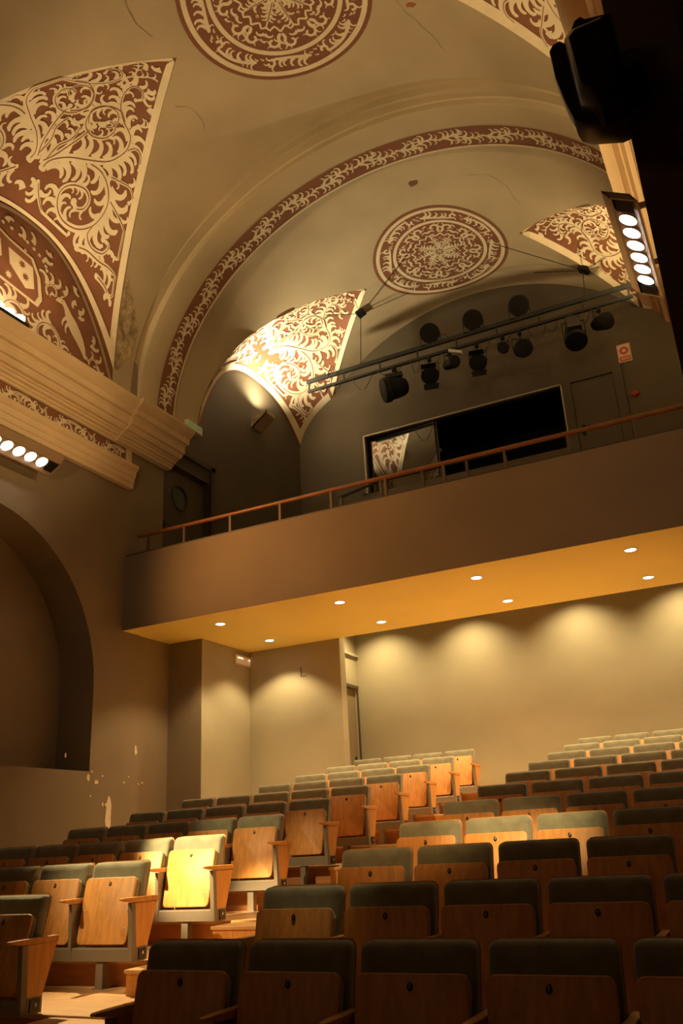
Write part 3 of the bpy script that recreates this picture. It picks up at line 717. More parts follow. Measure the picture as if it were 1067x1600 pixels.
# cracks, flaked patches on vault and walls
def patch(name, pts, fn, m, parent, off=.006):
    vs = [fn(a, b, off) for a, b in pts]; cx = sum(p[0] for p in pts) / len(pts); cz = sum(p[1] for p in pts) / len(pts)
    return obj(name, MB().add([fn(cx, cz, off)] + vs, [(0, 1 + k, 1 + (k + 1) % len(vs)) for k in range(len(vs))]), m, parent)
def blob(cx, cz, rx, rz, n=11, seed=1, jag=.35):
    R = random.Random(seed); return [(cx + rx * (1 - jag * R.random()) * math.cos(2 * PI * k / n), cz + rz * (1 - jag * R.random()) * math.sin(2 * PI * k / n)) for k in range(n)]
wfn = lambda a, b, off: B(XL + off, a, b)
for i, (y, z, ry, rz) in enumerate(((9.80, .53, .075, .30), (10.33, 1.44, .028, .085), (9.37, 1.02, .035, .055), (9.53, .965, .05, .035), (9.68, .68, .02, .035), (9.74, .68, .02, .03), (9.44, 1.10, .02, .02), (9.65, 1.05, .02, .015), (9.43, .78, .02, .02), (10.10, .98, .016, .018), (10.2, 1.06, .014, .012), (10.5, .99, .03, .014), (10.42, .97, .014, .018), (10.36, 1.41, .012, .02), (8.92, 1.28, .018, .04))):
    patch('peeled_paint', blob(y, z, ry, rz, seed=i), wfn, M_patch, wall_left)
bfn = lambda a, b, off: B(*barN(a, b, off))
def crack(pts, wd=.02):
    wd *= .55
    Oc = Orn(bfn); R = random.Random(int(pts[0][1] * 100)); P_ = smooth(pts, .12)
    P_ = [(a + R.uniform(-.03, .03), b + R.uniform(-.03, .03)) for a, b in P_]
    Oc.stroke(P_, [wd * R.uniform(.3, 1) for _ in P_], 0, .006, False); obj('crack', Oc.L[0], M_crack, ceiling)
crack([(-5.85, 6.4), (-6.0, 6.75), (-5.9, 7.05)], .02); crack([(-6.3, 8.0), (-6.1, 8.35), (-6.2, 8.7)], .012)
crack([(-2.9, 7.7), (-2.6, 8.6), (-2.35, 9.2)], .012); crack([(-3.3, 12.0), (-2.6, 12.1), (-2.3, 12.9)], .012); crack([(-4.7, 15.1), (-3.0, 15.0), (-1.9, 14.9)], .014)
patch('flaked_plaster', blob(-2.55, 8.35, .09, .05, 9, 3), bfn, mat('rust_stain', (.33, .12, .05), .9), ceiling)
patch('flaked_plaster', blob(-3.95, 11.9, .12, .09, 9, 5), bfn, M_crack, ceiling)
pt = MB(); rows = []
R_ = random.Random(2)
def dmgx(i): return XC - AX * math.sin(math.radians(64 + 22 * i / 14))
for i in range(15):
    x_ = dmgx(i); d = -x_ + XC - (AX - LS); yl = 7.5 + 1.95 * d / LS
    w_ = .42 * math.sin(PI * (i + .3) / 14.6) + .04 * R_.random()
    rows.append([B(*barN(x_, yl + .03 + w_ * j / 4, .001 + .006 * R_.random())) for j in range(5)])
obj('damaged_plaster', pt.grid(rows), M_rough, ceiling, 60)

# ------------------------------------------------------------------ tiers, seats
PITCH, BW = 0.56, 0.507
YK = lambda k: 3.762 + 1.04 * k
ZK = lambda k: 0.175 * k                       # tier floor, absolute
XRR, XLL = -2.911, -4.612                      # left edge of right block, right edge of left block
XWL, XWR = XL * S, XR * S
NT = 11
fl = MB()
fl.box(XWL, XWR, -4.6, YK(0) - .12, -.06, -.025)
for k in range(0, NT + 1):
    y0 = YK(k) - .12; y1 = YK(k + 1) - .12 if k < NT - 1 else 15.2
    if k < NT: fl.box(XWL, XWR, y0, y1, -.06, ZK(k + 1) - .025)
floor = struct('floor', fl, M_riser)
pm = {}
def panel_mesh(w_, d_, h_):
    key = (round(w_, 3), round(d_, 3))
    if key not in pm:
        mb = MB(); c = .003
        mb.loft([[(x, y, z) for x, y in ((c_, c_), (w_ - c_, c_), (w_ - c_, d_ - c_), (c_, d_ - c_))] for c_, z in ((.0015, 0), (.0015, h_ - .002), (.0035, h_))])
        pm[key] = mb.mesh('floor_panel', M_woodf)
    return pm[key]
for k in range(-1, NT):
    y0 = YK(k) - .12 - .018 if k >= 0 else YK(0) - .12 - 1.6; y1 = (YK(k + 1) - .12) if k < NT - 1 else 15.0
    x = XWL + .01 + (0.35 if k % 2 else 0)
    x0 = XWL + .01
    while x0 < XWR - .05:
        x1 = min(x if x > x0 + .05 else x0 + 1.22, XWR - .01)
        link('floor_panel', panel_mesh(x1 - x0, y1 - y0, .024), floor, (x0, y0, ZK(k + 1) - .025))
        x0 = x1; x = x1 + 1.22
# aisle steps
STEPN = ['lowest', 'second lowest', 'third lowest', 'fourth lowest', 'fifth lowest', 'sixth lowest', 'seventh lowest', 'third highest', 'second highest', 'highest']
for i, k in enumerate(range(1, 11)):
    t = thing('aisle_step', 'orange plywood aisle step box with overhanging top, %s of the flight' % STEPN[i], 'step', (0, 0, 0), 'wooden step boxes in the aisle')
    x0, x1 = -4.43, -3.02; y0, y1 = YK(k) - .50, YK(k) - .141; z0 = ZK(k); 
    t.location = ((x0 + x1) / 2, (y0 + y1) / 2, z0)
    ax, ay = (x1 - x0) / 2, (y1 - y0) / 2
    b1 = MB(); b1.box(-ax + .012, ax - .012, -ay + .012, ay, 0, .138); obj('step_body', b1, M_wood, t)
    b2 = MB(); b2.loft([[(sx * (ax - c), -ay + c if sy < 0 else ay, z) for sx, sy in ((-1, -1), (1, -1), (1, 1), (-1, 1))] for c, z in ((0, .138), (0, .158), (.004, .162))]); obj('step_top', b2, M_woodf, t)

# seat part meshes (origin: seat centre on the tier floor, y = 0 at top of the back)
LEAN = math.radians(12)
def rrect(w0, w1, z0, z1, r, inset=0.0, n=5):
    """outline in (x,z): width w0 at bottom, w1 at top, rounded corners"""
    w0 -= 2 * inset; w1 -= 2 * inset; z0 += inset; z1 -= inset; r = max(.004, r - inset * .6); out = []
    for cx, cz, a0 in ((w1 / 2 - r, z1 - r, 0), (-w1 / 2 + r, z1 - r, 90), (-w0 / 2 + r, z0 + r, 180), (w0 / 2 - r, z0 + r, 270)):
        for i in range(n):
            a = math.radians(a0 + 90 * i / (n - 1)); out.append((cx + r * math.cos(a), cz + r * math.sin(a)))
    return out
def slab(w0, w1, z0, z1, r, levels, base, lean=LEAN, curve=0.0, m=None, name='part', smooth=45, crown=0.0):
    """levels: list of (depth towards -y, inset)"""
    mb = MB(); rings = []
    H = z1 - z0
    def place(x, z, d):
        zz = z + crown * (1 - (2 * x / max(w0, w1)) ** 2) * (1 if z > (z0 + z1) / 2 else 0)
        yy = base + (zz - z1) * math.tan(lean) - d - curve * (2 * x / max(w0, w1)) ** 2
        return (x, yy, zz)
    for d, ins in levels:
        rings.append([place(x, z, d) for x, z in rrect(w0, w1, z0, z1, r, ins)])
    mb.loft(rings); return mb.mesh(name, m, smooth)
me_back = slab(.498, BW, .36, .860, .038, [(0, .004), (.008, 0), (.055, 0), (.072, .008), (.080, .022), (.084, .05)], .012, curve=.018, m=M_fab, name='backrest', crown=-.006)
me_shell = slab(.50, BW + .004, .25, .864, .036, [(-.013, .003), (-.001, 0)], .012, curve=.018, m=M_wood, name='back_shell')
me_cush = slab(.47, .488, .34, .742, .05, [(-.055, .03), (-.048, .008), (-.03, 0), (-.0005, 0)], -.145, m=M_fab, name='seat_cushion')
me_panel = slab(.470, .492, .292, .750, .035, [(0, .002), (.002, 0), (.012, 0), (.0145, .0025)], -.145, m=M_wood, name='seat_panel')
def on_panel(x, z, d): return (x, -.145 + (z - .750) * math.tan(LEAN) - .0145 - d, z)
b_ = MB(); b_.loft([[(on_panel((.0125 * k_ * math.cos(a)), .706 + .017 * k_ * math.sin(a), d)) for a in [2 * PI * i / 16 for i in range(16)]] for k_, d in ((1, 0), (1, .003), (.85, .0045))])
me_badge = b_.mesh('number_badge', M_blkp, 40)
b_ = MB()
for x in (-.205, .205):
    for z in (.40, .52): b_.loft([[on_panel(x + .006 * k_ * math.cos(a), z + .006 * k_ * math.sin(a), d) for a in [2 * PI * i / 8 for i in range(8)]] for k_, d in ((1.3, .0005), (1, .002), (.5, .003))])
me_screw = b_.mesh('screws', M_alu, 40)
# plain steel stanchion between two seats (local x = 0)
b_ = MB(); b_.loft([[(x, y, z) for x, y in ((-.015, y0), (.015, y0), (.015, y1), (-.015, y1))] for y0, y1, z in ((-.27, -.17, .18), (-.275, -.16, .28), (-.285, -.10, .50), (-.29, -.03, .575))])
me_stan = b_.mesh('stanchion', M_met)
b_ = MB()
arm = [(-.40, .602, .608, .012), (-.385, .594, .610, .018), (-.30, .580, .611, .0225), (-.20, .576, .611, .0235), (0.01, .576, .611, .0235)]
b_.loft([[(-w_, y, z0), (w_, y, z0), (w_, y, z1 - .003), (w_ - .003, y, z1), (-w_ + .003, y, z1), (-w_, y, z1 - .003)] for y, z0, z1, w_ in arm])
me_arm = b_.mesh('armrest', M_wood, 40)
# aisle end: steel post, wooden side panel, steel foot with dark light box; sg=+1 panel faces +x
def end_meshes(sg):
    a = MB(); a.loft([[(x, y, z) for x, y in ((-.018, y0), (.018, y0), (.018, y0 + .045), (-.018, y0 + .045))] for y0, z in ((-.275, .18), (-.285, .40), (-.295, .575))])
    p = MB(); p.loft([[(-.016, y0, z), (.016, y0, z), (.016, y1, z), (-.016, y1, z)] for y0, y1, z in ((-.229, -.10, .275), (-.249, .01, .574))])
    f = MB(); f.box(-.018, .018, -.229, -.10, .18, .274)
    l = MB(); x0, x1 = (.0185, .026) if sg > 0 else (-.026, -.0185); l.box(x0, x1, -.205, -.125, .192, .264)
    s_ = MB(); s_.box(x0 + .006 * sg, x1 + .003 * sg, -.17, -.155, .222, .242)
    return [a.mesh('stanchion', M_met), p.mesh('side_panel', M_wood), f.mesh('foot', M_met), l.mesh('aisle_light', M_blkp), s_.mesh('switch', M_num)]
END = {1: end_meshes(1), -1: end_meshes(-1)}
digit = {}
def digit_mesh(n):
    if n not in digit:
        cu = bpy.data.curves.new('num', 'FONT'); cu.body = str(n); cu.size = .020; cu.align_x = 'CENTER'; cu.align_y = 'CENTER'; cu.extrude = .0006
        o = bpy.data.objects.new('num', cu); C.objects.link(o); dg = bpy.context.evaluated_depsgraph_get()
        me = bpy.data.meshes.new_from_object(o.evaluated_get(dg)); bpy.data.objects.remove(o)
        me.materials.clear(); me.materials.append(M_num); me.name = 'seat_number'
        digit[n] = me
    return digit[n]
fR = fw; 
def project(p):
    d = Vector(p) - Vector((0, 0, EY)); z = d.dot(fw)
    return (533.5 + 1355.7 * d.dot(xr) / z, 800 - 1355.7 * d.dot(up) / z) if z > 0 else (-9999, 0)
ORD = ['aisle', 'second', 'third', 'fourth', 'fifth', 'sixth', 'seventh', 'eighth']
ROWN = ['front', 'second', 'third', 'fourth', 'fifth', 'sixth', 'seventh', 'eighth', 'ninth', 'tenth', 'eleventh']
def seat(k, i, side, rowname, dz=0):
    """side -1: left block (aisle at its right), +1: right block (aisle at its left)"""
    cx = (XLL - BW / 2 - PITCH * i) if side < 0 else (XRR + BW / 2 + PITCH * i)
    loc = Vector((cx, YK(k), ZK(k)))
    blk = 'left' if side < 0 else 'right'
    which = 'aisle seat' if i == 0 else '%s seat from the aisle' % ORD[i]
    t = thing('theatre_seat', 'folded olive and plywood seat, %s, %s row of %s block' % (which, rowname, blk), 'seat', loc, 'folding seats of the %s block' % blk)
    link('seat_panel', me_panel, t); link('seat_cushion', me_cush, t); link('backrest', me_back, t); link('back_shell', me_shell, t)
    p = t.children[0] if t.children else None
    pan = [c for c in bpy.data.objects if False]
    near = loc.y < 9
    bd = link('number_badge', me_badge, t)
    if near:
        nm = link('seat_number', digit_mesh(2 * i + (1 if side > 0 else 2)), bd, on_panel(0, .706, .0052)); nm.rotation_euler = (PI / 2 - LEAN, 0, 0)
    if loc.y < 9.5: link('screw', me_screw, t)
    # shared armrest and stanchion on the side away from the aisle
    ox = -PITCH / 2 * (-side) 
    link('stanchion', me_stan, t, (side * PITCH / 2, 0, 0)); link('armrest', me_arm, t, (side * PITCH / 2, 0, 0))
    if i == 0:
        xe = -side * (BW / 2 + .045)
        nms = ['stanchion', 'side_panel', 'foot', 'aisle_light', 'switch']
        o0 = None
        for nme, me in zip(nms, END[-side]):
            if nme == 'switch': link(nme, me, o0)
            else:
                o_ = link(nme, me, t, (xe, 0, 0))
                if nme == 'aisle_light': o0 = o_
        link('armrest', me_arm, t, (xe, 0, 0))
    return t
lrow = {}
for k in range(0, 11):
    # right block
    n = 0
    for i in range(0, 8):
        x0 = XRR + PITCH * i
        if x0 + BW > XWR - .02: break
        u, v = project((x0, YK(k), ZK(k) + .8))
        if u > 1075: break
        seat(k, i, 1, ROWN[k]); n += 1
    rng = [('right', 1, n)]
    m = 0
    if k >= 1:
        mx = 7 if k < 4 else (5 if k < 7 else 4)
        for i in range(mx):
            x1 = XLL - PITCH * i
            u, v = project((x1, YK(k), ZK(k) + .8))
            if u < -12: break
            seat(k, i, -1, ROWN[k - 1]); m += 1
        rng.append(('left', -1, m))
    for nm, side, cnt in rng:
        if not cnt: continue
        a = XRR - .05 if side > 0 else XLL + .05; b = a + side * (PITCH * cnt + .03); x0, x1 = min(a, b), max(a, b)
        rowname = ROWN[k if side > 0 else k - 1]
        t = thing('seat_beam', 'grey steel beam on short pedestals carrying the %s row of the %s block' % (rowname, nm), 'beam', (0, YK(k) - .225, ZK(k)), 'steel beams under the seat rows')
        mb = MB(); mb.loft([[(x, y, z) for y, z in ((-.045, .182), (.045, .182), (.045, .262), (.035, .272), (-.035, .272), (-.045, .262))] for x in (x0, x1)]); obj('beam', mb, M_met, t)
        i = 0
        while i < cnt:
            px = a + side * (.05 + BW / 2 + PITCH * i)
            mb = MB(); mb.box(-.033, .033, -.03, .03, .006, .182); mb.box(-.05, .05, -.05, .05, 0, .006)
            obj('pedestal', mb, M_met, t, loc=(px, 0, 0)); i += 2

# ------------------------------------------------------------------ balcony rail
t = thing('balcony_rail', 'long varnished wooden handrail on short posts along the balcony front', 'railing', B(-4.2, 10.0, 4.325))
def rel(o): return lambda x, y, z: B(x, y, z) - o.location
f = rel(t); mb = MB(); mb.tube([f(x, 9.985, 4.60) for x in (-8.3, -6, -4, -2, 0.05)], .030 * 1.1, 12); obj('handrail', mb, M_rail, t, 60)
for x in (-8.104, -7.424, -6.604, -5.762, -4.944, -4.122, -3.289, -2.463, -1.658, -0.863):
    mb = MB(); mb.box(x - .018, x + .018, 9.965, 10.005, 4.328, 4.585, f); obj('post', mb, M_post, t)
t = thing('step_handrail', 'dark metal handrail behind the balcony rail with a sloping left end', 'railing', B(-4.0, 11.2, 4.20))
f = rel(t); mb = MB(); mb.tube([f(-5.42, 11.2, 5.0), f(-4.75, 11.2, 5.12), f(-4.5, 11.2, 5.12), f(-2.6, 11.2, 5.12)], .024); obj('handrail', mb, M_blk, t)
for x, z in ((-5.38, 5.0), (-4.70, 5.12), (-4.02, 5.11), (-3.33, 5.11)):
    mb = MB(); mb.box(x - .022, x + .022, 11.18, 11.22, 4.205, z, f); obj('post', mb, M_frame, t)

# ------------------------------------------------------------------ downlights
DLX = [-7.764, -5.606, -3.44, -1.325]
NM = ['leftmost', 'second from left', 'third from left', 'rightmost']
for r_, yy in enumerate((11.43, 12.96)):
    for i, x in enumerate(DLX):
        z = ZS * S + EY - .0045
        t = thing('downlight', 'round lit recessed downlight, %s of the %s row in balcony soffit' % (NM[i], ('front', 'rear')[r_]), 'ceiling light', (x, yy, z), 'recessed downlights in the balcony soffit')
        mb = MB(); mb.loft([[(q * math.cos(2 * PI * k / 20), q * math.sin(2 * PI * k / 20), d) for k in range(20)] for q, d in ((.072, -.001), (.076, -.008), (.086, -.008), (.090, 0))], cap=False); obj('trim_ring', mb, M_alu, t, 40)
        mb = MB(); mb.loft([[(q * math.cos(2 * PI * k / 20), q * math.sin(2 * PI * k / 20), d) for k in range(20)] for q, d in ((.073, -.001), (.066, -.006), (.02, -.010))]); obj('lamp', mb, M_down, t)
        spot('downlight_beam', (x, yy, z - .02), (x, yy, 0), (205 if r_ == 0 else 190), 114, .45, .04, WARM2)
for i, x in enumerate((-6.45, -4.72, -2.80, -1.05)):
    z = 3.75 * S + EY
    t = thing('downlight', 'recessed downlight in the corridor ceiling close to the rear wall, %s' % NM[i], 'ceiling light', (x, 14.35, z - .002), 'corridor downlights')
    mb = MB(); mb.loft([[(q * math.cos(2 * PI * k / 16), q * math.sin(2 * PI * k / 16), d) for k in range(16)] for q, d in ((.06, 0), (.05, -.01), (.03, -.006))]); obj('trim_ring', mb, M_alu, t)
    spot('corridor_beam', (x, 14.34, z - .03), (x, 14.50, 0), 270, 124, 1.0, .03, WARM2)

# ------------------------------------------------------------------ lamp strips
def strip(label, side, z=5.0, y0=6.42, y1=8.02):
    xm = -8.10 if side < 0 else -0.335
    t = thing('lamp_strip', label, 'stage light', B(xm, (y0 + y1) / 2, z), 'strips of spot bulbs under the cornices'); f = rel(t)
    hw_ = .125
    def T(x, y, zz):    # frame tilted towards the hall
        a = math.radians(30) * (1 if side < 0 else -1)
        return f(xm + x * math.cos(a) + zz * math.sin(a), y, z + zz * math.cos(a) - x * math.sin(a) * -1 * (1))
    mb = MB()
    for x0, x1, ya, yb, za, zb_ in ((-hw_, -hw_ + .02, y0, y1, -.06, .05), (hw_ - .02, hw_, y0, y1, -.06, .05), (-hw_, hw_, y0, y0 + .02, -.06, .05), (-hw_, hw_, y1 - .02, y1, -.06, .05)):
        mb.box(x0, x1, ya, yb, za, zb_, T)
    obj('frame', mb, M_scol, t)
    mb = MB(); mb.box(-hw_ + .02, hw_ - .02, y0 + .02, y1 - .02, .02, .04, T); obj('back_tray', mb, M_corn, t)
    for ya, yb in ((y0 + .03, y0 + .20), (y1 - .17, y1 - .03)): obj('end_box', MB().box(-.075, .075, ya, yb, -.05, .018, T), M_blk, t)
    nb = 6
    for i in range(nb):
        yb = y0 + .33 + (y1 - y0 - .60) * i / (nb - 1)
        cn = MB(); cn.loft([[T(q * math.cos(2 * PI * k / 16), yb + q * math.sin(2 * PI * k / 16), d) for k in range(16)] for q, d in ((.03, .018), (.05, 0), (.080, -.035))], cap=False)
        c_ = obj('lamp', cn, M_refl, t, 50)
        gl = MB(); gl.loft([[T(q * math.cos(2 * PI * k / 16), yb + q * math.sin(2 * PI * k / 16), d) for k in range(16)] for q, d in ((.078, -.036), (.064, -.050), (.02, -.058))]); obj('bulb', gl, M_bulb, c_, 60)
    wx = XL if side < 0 else XR
    mb = MB()
    for yy in (y0 + .35, y1 - .35):
        zz = z + .05
        mb.box(min(wx, xm), max(wx, xm), yy - .02, yy + .02, zz + .02, zz + .06, f)
    obj('bracket', mb, M_scol, t)
    return t
strip('row of lit spot bulbs in a frame below the left cornice', -1)
strip('bright frame of six lit bulbs below the right cornice', 1)
# uplight strip lying on the left cornice
t = thing('cornice_uplight', 'bright bulbs lying on top of the left cornice at frame edge', 'stage light', B(-8.1, 6.7, 6.70)); f = rel(t)
mb = MB(); mb.box(-8.2, -7.98, 6.1, 7.2, 6.70, 6.76, f); obj('tray', mb, M_blk, t)
for i in range(6):
    y = 6.2 + .18 * i
    mb = MB(); mb.loft([[f(-8.06 + q * math.cos(2 * PI * k / 14), y + q * math.sin(2 * PI * k / 14), z) for k in range(14)] for q, z in ((.04, 6.76), (.07, 6.80), (.072, 6.84), (.05, 6.86))]); obj('bulb', mb, M_bulb, t, 50)

# ------------------------------------------------------------------ sconce, signs, small fittings
t = thing('wall_sconce', 'small box shaped uplight sconce glowing on the left balcony wall', 'wall light', B(-8.5, 13.83, 8.28)); f = rel(t)
mb = MB(); P_ = [(-8.5, 8.10), (-8.46, 8.10), (-8.15, 8.34), (-8.15, 8.42), (-8.17, 8.42), (-8.17, 8.36), (-8.46, 8.14), (-8.5, 8.14)]
mb.loft([[f(x, y, z) for x, z in P_] for y in (13.66, 14.0)]); 
for y in (13.66, 13.99): mb.prism([f(-8.5, y, 8.10), f(-8.46, y, 8.10), f(-8.15, y, 8.34), f(-8.15, y, 8.42), f(-8.5, y, 8.30)], (0, .012, 0))
obj('shade', mb, M_scol, t)
mb = MB(); mb.tube([f(-8.34, 13.74, 8.30), f(-8.34, 13.92, 8.30)], .012); obj('bulb', mb, M_bulb, t)
t = thing('wall_sconce', 'box shaped uplight sconce on the right balcony wall', 'wall light', B(XR, 13.83, 8.28)); f = rel(t)
mb = MB(); mb.prism([f(XR, 13.66, 8.10), f(XR - .04, 13.66, 8.10), f(XR - .30, 13.66, 8.34), f(XR - .30, 13.66, 8.38), f(XR, 13.66, 8.20)], (0, .34 * S, 0)); obj('shade', mb, M_scol, t)
t = thing('exit_sign', 'pale green emergency exit sign box above the balcony side door', 'sign', B(-8.5, 11.6, 7.2)); f = rel(t)
mb = MB(); mb.box(-8.5, -8.43, 11.37, 11.83, 7.12, 7.28, f); obj('housing', mb, M_white, t)
mb = MB(); mb.box(-8.43, -8.425, 11.39, 11.81, 7.135, 7.265, f); obj('face', mb, M_exit, t)
mb = MB(); mb.box(-8.425, -8.421, 11.45, 11.53, 7.16, 7.24, f); mb.prism([f(-8.425, 11.58, 7.20), f(-8.425, 11.66, 7.24), f(-8.425, 11.66, 7.16)], (.004, 0, 0)); mb.box(-8.425, -8.421, 11.66, 11.76, 7.19, 7.21, f); obj('pictogram', mb, M_green, t)
t = thing('emergency_light', 'rectangular white framed emergency light high on the wall under balcony', 'wall light', B(-7.88, 12.24, 2.955)); f = rel(t)
def Fy(y, z, d): return f(XST + .012 + d, y, z)
mb = MB()
for a_, b_, c_, d_ in ((11.99, 12.50, 2.875, 2.895), (11.99, 12.50, 3.02, 3.04), (11.99, 12.01, 2.895, 3.02), (12.48, 12.50, 2.895, 3.02)): mb.box(XST + .012, XST + .05, a_, b_, c_, d_, f)
obj('frame', mb, M_white, t)
mb = MB(); mb.box(XST + .012, XST + .035, 12.01, 12.48, 2.895, 3.02, f); obj('diffuser', mb, M_emg, t)
mb = MB(); mb.box(XST + .035, XST + .038, 12.08, 12.24, 2.985, 3.008, f); mb.box(XST + .035, XST + .038, 12.40, 12.46, 2.985, 3.0, f); obj('led', mb, M_led, t)
t = thing('wall_hook', 'thin dark L shaped mark of a bracket on rear wall under soffit', 'bracket', B(-6.85, Y1, 2.85)); f = rel(t)
p1 = -7.5 / S; mb = MB(); mb.box(-6.885, -6.878, Y1 - .012, Y1, 2.61, 2.76, f); mb.box(-6.885, -6.78, Y1 - .012, Y1, 2.604, 2.612, f); obj('strip', mb, M_frame, t)
# red ring sign and fire alarm on the end wall
t = thing('fire_hose_sign', 'square white sign with red ring symbol above red text strip', 'sign', B(-1.29, YE, 8.62)); f = rel(t)
mb = MB(); mb.box(-1.415, -1.165, YE - .012, YE, 8.42, 8.815, f); obj('board', mb, M_signw, t)
mb = MB()
for a_ in ((-1.405, -1.175, 8.43, 8.435), (-1.405, -1.175, 8.80, 8.805), (-1.405, -1.40, 8.43, 8.805), (-1.18, -1.175, 8.43, 8.805)): mb.box(a_[0], a_[1], YE - .015, YE - .012, a_[2], a_[3], f)
mb.box(-1.39, -1.19, YE - .015, YE - .012, 8.445, 8.545, f)
obj('red_panel', mb, M_signr, t)
mb = MB(); mb.loft([[f(-1.29 + q * math.cos(2 * PI * k / 24), YE - d, 8.67 + q * math.sin(2 * PI * k / 24)) for k in range(24)] for q, d in ((.085, .013), (.085, .016), (.035, .016), (.035, .013))], cap=False); obj('ring_symbol', mb, M_signr, t)
mb = MB()
mb.box(-1.37, -1.21, YE - .017, YE - .015, 8.50, 8.515, f); mb.box(-1.37, -1.21, YE - .017, YE - .015, 8.475, 8.485, f)
obj('pale_lines', mb, M_signw, t, kind='stuff')
t = thing('fire_alarm', 'small red fire alarm sounder on the dark balcony end wall', 'alarm', B(-1.234, YE, 7.71)); f = rel(t)
mb = MB(); mb.loft([[f(-1.234 + q * math.cos(2 * PI * k / 18), YE - d, 7.71 + q * .7 * math.sin(2 * PI * k / 18)) for k in range(18)] for q, d in ((.075, 0), (.078, .03), (.06, .05), (.03, .055))]); obj('sounder', mb, M_red, t, 40)

# ------------------------------------------------------------------ lighting bar
YT = 14.3
bar = thing('lighting_bar', 'dark twin tube lighting bar hung across the balcony bay', 'lighting bar', B(-4.2, YT, 9.0)); f = rel(bar)
for z, nm in ((9.165, 'upper_tube'), (8.93, 'lower_tube')):
    mb = MB(); xs0, xs1 = (-7.52, -.75) if z > 9 else (-7.5, -.85)
    hh = .042 if z > 9 else .026
    mb.loft([[f(x, YT - .03, z - hh), f(x, YT + .03, z - hh), f(x, YT + .03, z + hh), f(x, YT - .03, z + hh)] for x in (xs0, xs1)]); obj(nm, mb, M_bar, bar)
for i in range(9):
    x = -7.47 + i * .82; mb = MB(); mb.box(x - .015, x + .015, YT - .012, YT + .012, 8.95, 9.13, f); obj('strut', mb, M_bar, bar)
def plate_pt(x, y): return barN(x, y, 0.0)
for x, y, wh in ((-6.25, 14.42, 'left'), (-1.66, 14.9, 'right')):
    hb = thing('bar_hanger', 'black ceiling plate with stay wires holding the %s part of lighting bar' % wh, 'bracket', B(*plate_pt(x, y)), 'hangers of the lighting bar')
    mb = MB(); mb.loft([[B(*barN(x + a_, y + b_, d)) - hb.location for a_, b_ in ((-.07, -.10), (.09, -.10), (.09, .10), (-.07, .10))] for d in (-.01, .07)]); obj('ceiling_plate', mb, M_blk, hb)
    pb = barN(x, y, .05)
    mb = MB(); mb.tube([B(*pb) - hb.location, B(x, YT, 9.21) - hb.location], .008, 6); obj('suspension_wire', mb, M_blk, hb)
    for dx, dy in ((1.5, -.8), (1.0, .35), (-.5, -.7)):
        q_ = barN(x + dx * (1 if x < -4 else -1), y + dy, .015) if abs(dy) else pb
        mb = MB(); mb.tube([B(*pb) - hb.location, B(*q_) - hb.location], .007, 6); obj('stay_wire', mb, M_blk, hb)
for x0, x1, dz in ((-7.2, -7.0, .14), (-6.9, -6.7, .12), (-6.45, -6.0, .32), (-5.9, -5.3, .16), (-5.15, -4.95, .30), (-4.9, -4.5, .2), (-4.4, -4.1, .22), (-3.9, -3.5, .3), (-3.4, -3.1, .2), (-2.8, -2.4, .32), (-2.5, -2.2, .25), (-2.0, -1.6, .3), (-7.0, -6.8, -.2), (-4.6, -4.3, -.16)):
    cb_ = MB(); cb_.tube([f(x0 + (x1 - x0) * u, YT - .04, 8.9 + (0.25 if dz < 0 else 0) - dz * math.sin(PI * u)) for u in [i / 8 for i in range(9)]], .008, 6); obj('cable', cb_, M_cable, bar)
t = thing('cable_box', 'pale beige box clipped on the lighting bar among the lamps', 'box', B(-4.2, YT - .1, 8.76)); f = rel(t)
mb = MB(); mb.loft([[f(-4.32 + x, YT - .12 + y, 8.84 - .45 * x + z) for y, z in ((-.04, -.03), (.04, -.03), (.04, .03), (-.04, .03))] for x in (0, .26)]); obj('housing', mb, M_white, t)
mb = MB(); mb.tube([f(-4.2, YT - .1, 8.8), f(-4.2, YT, 8.93)], .012); obj('clip', mb, M_blk, t)

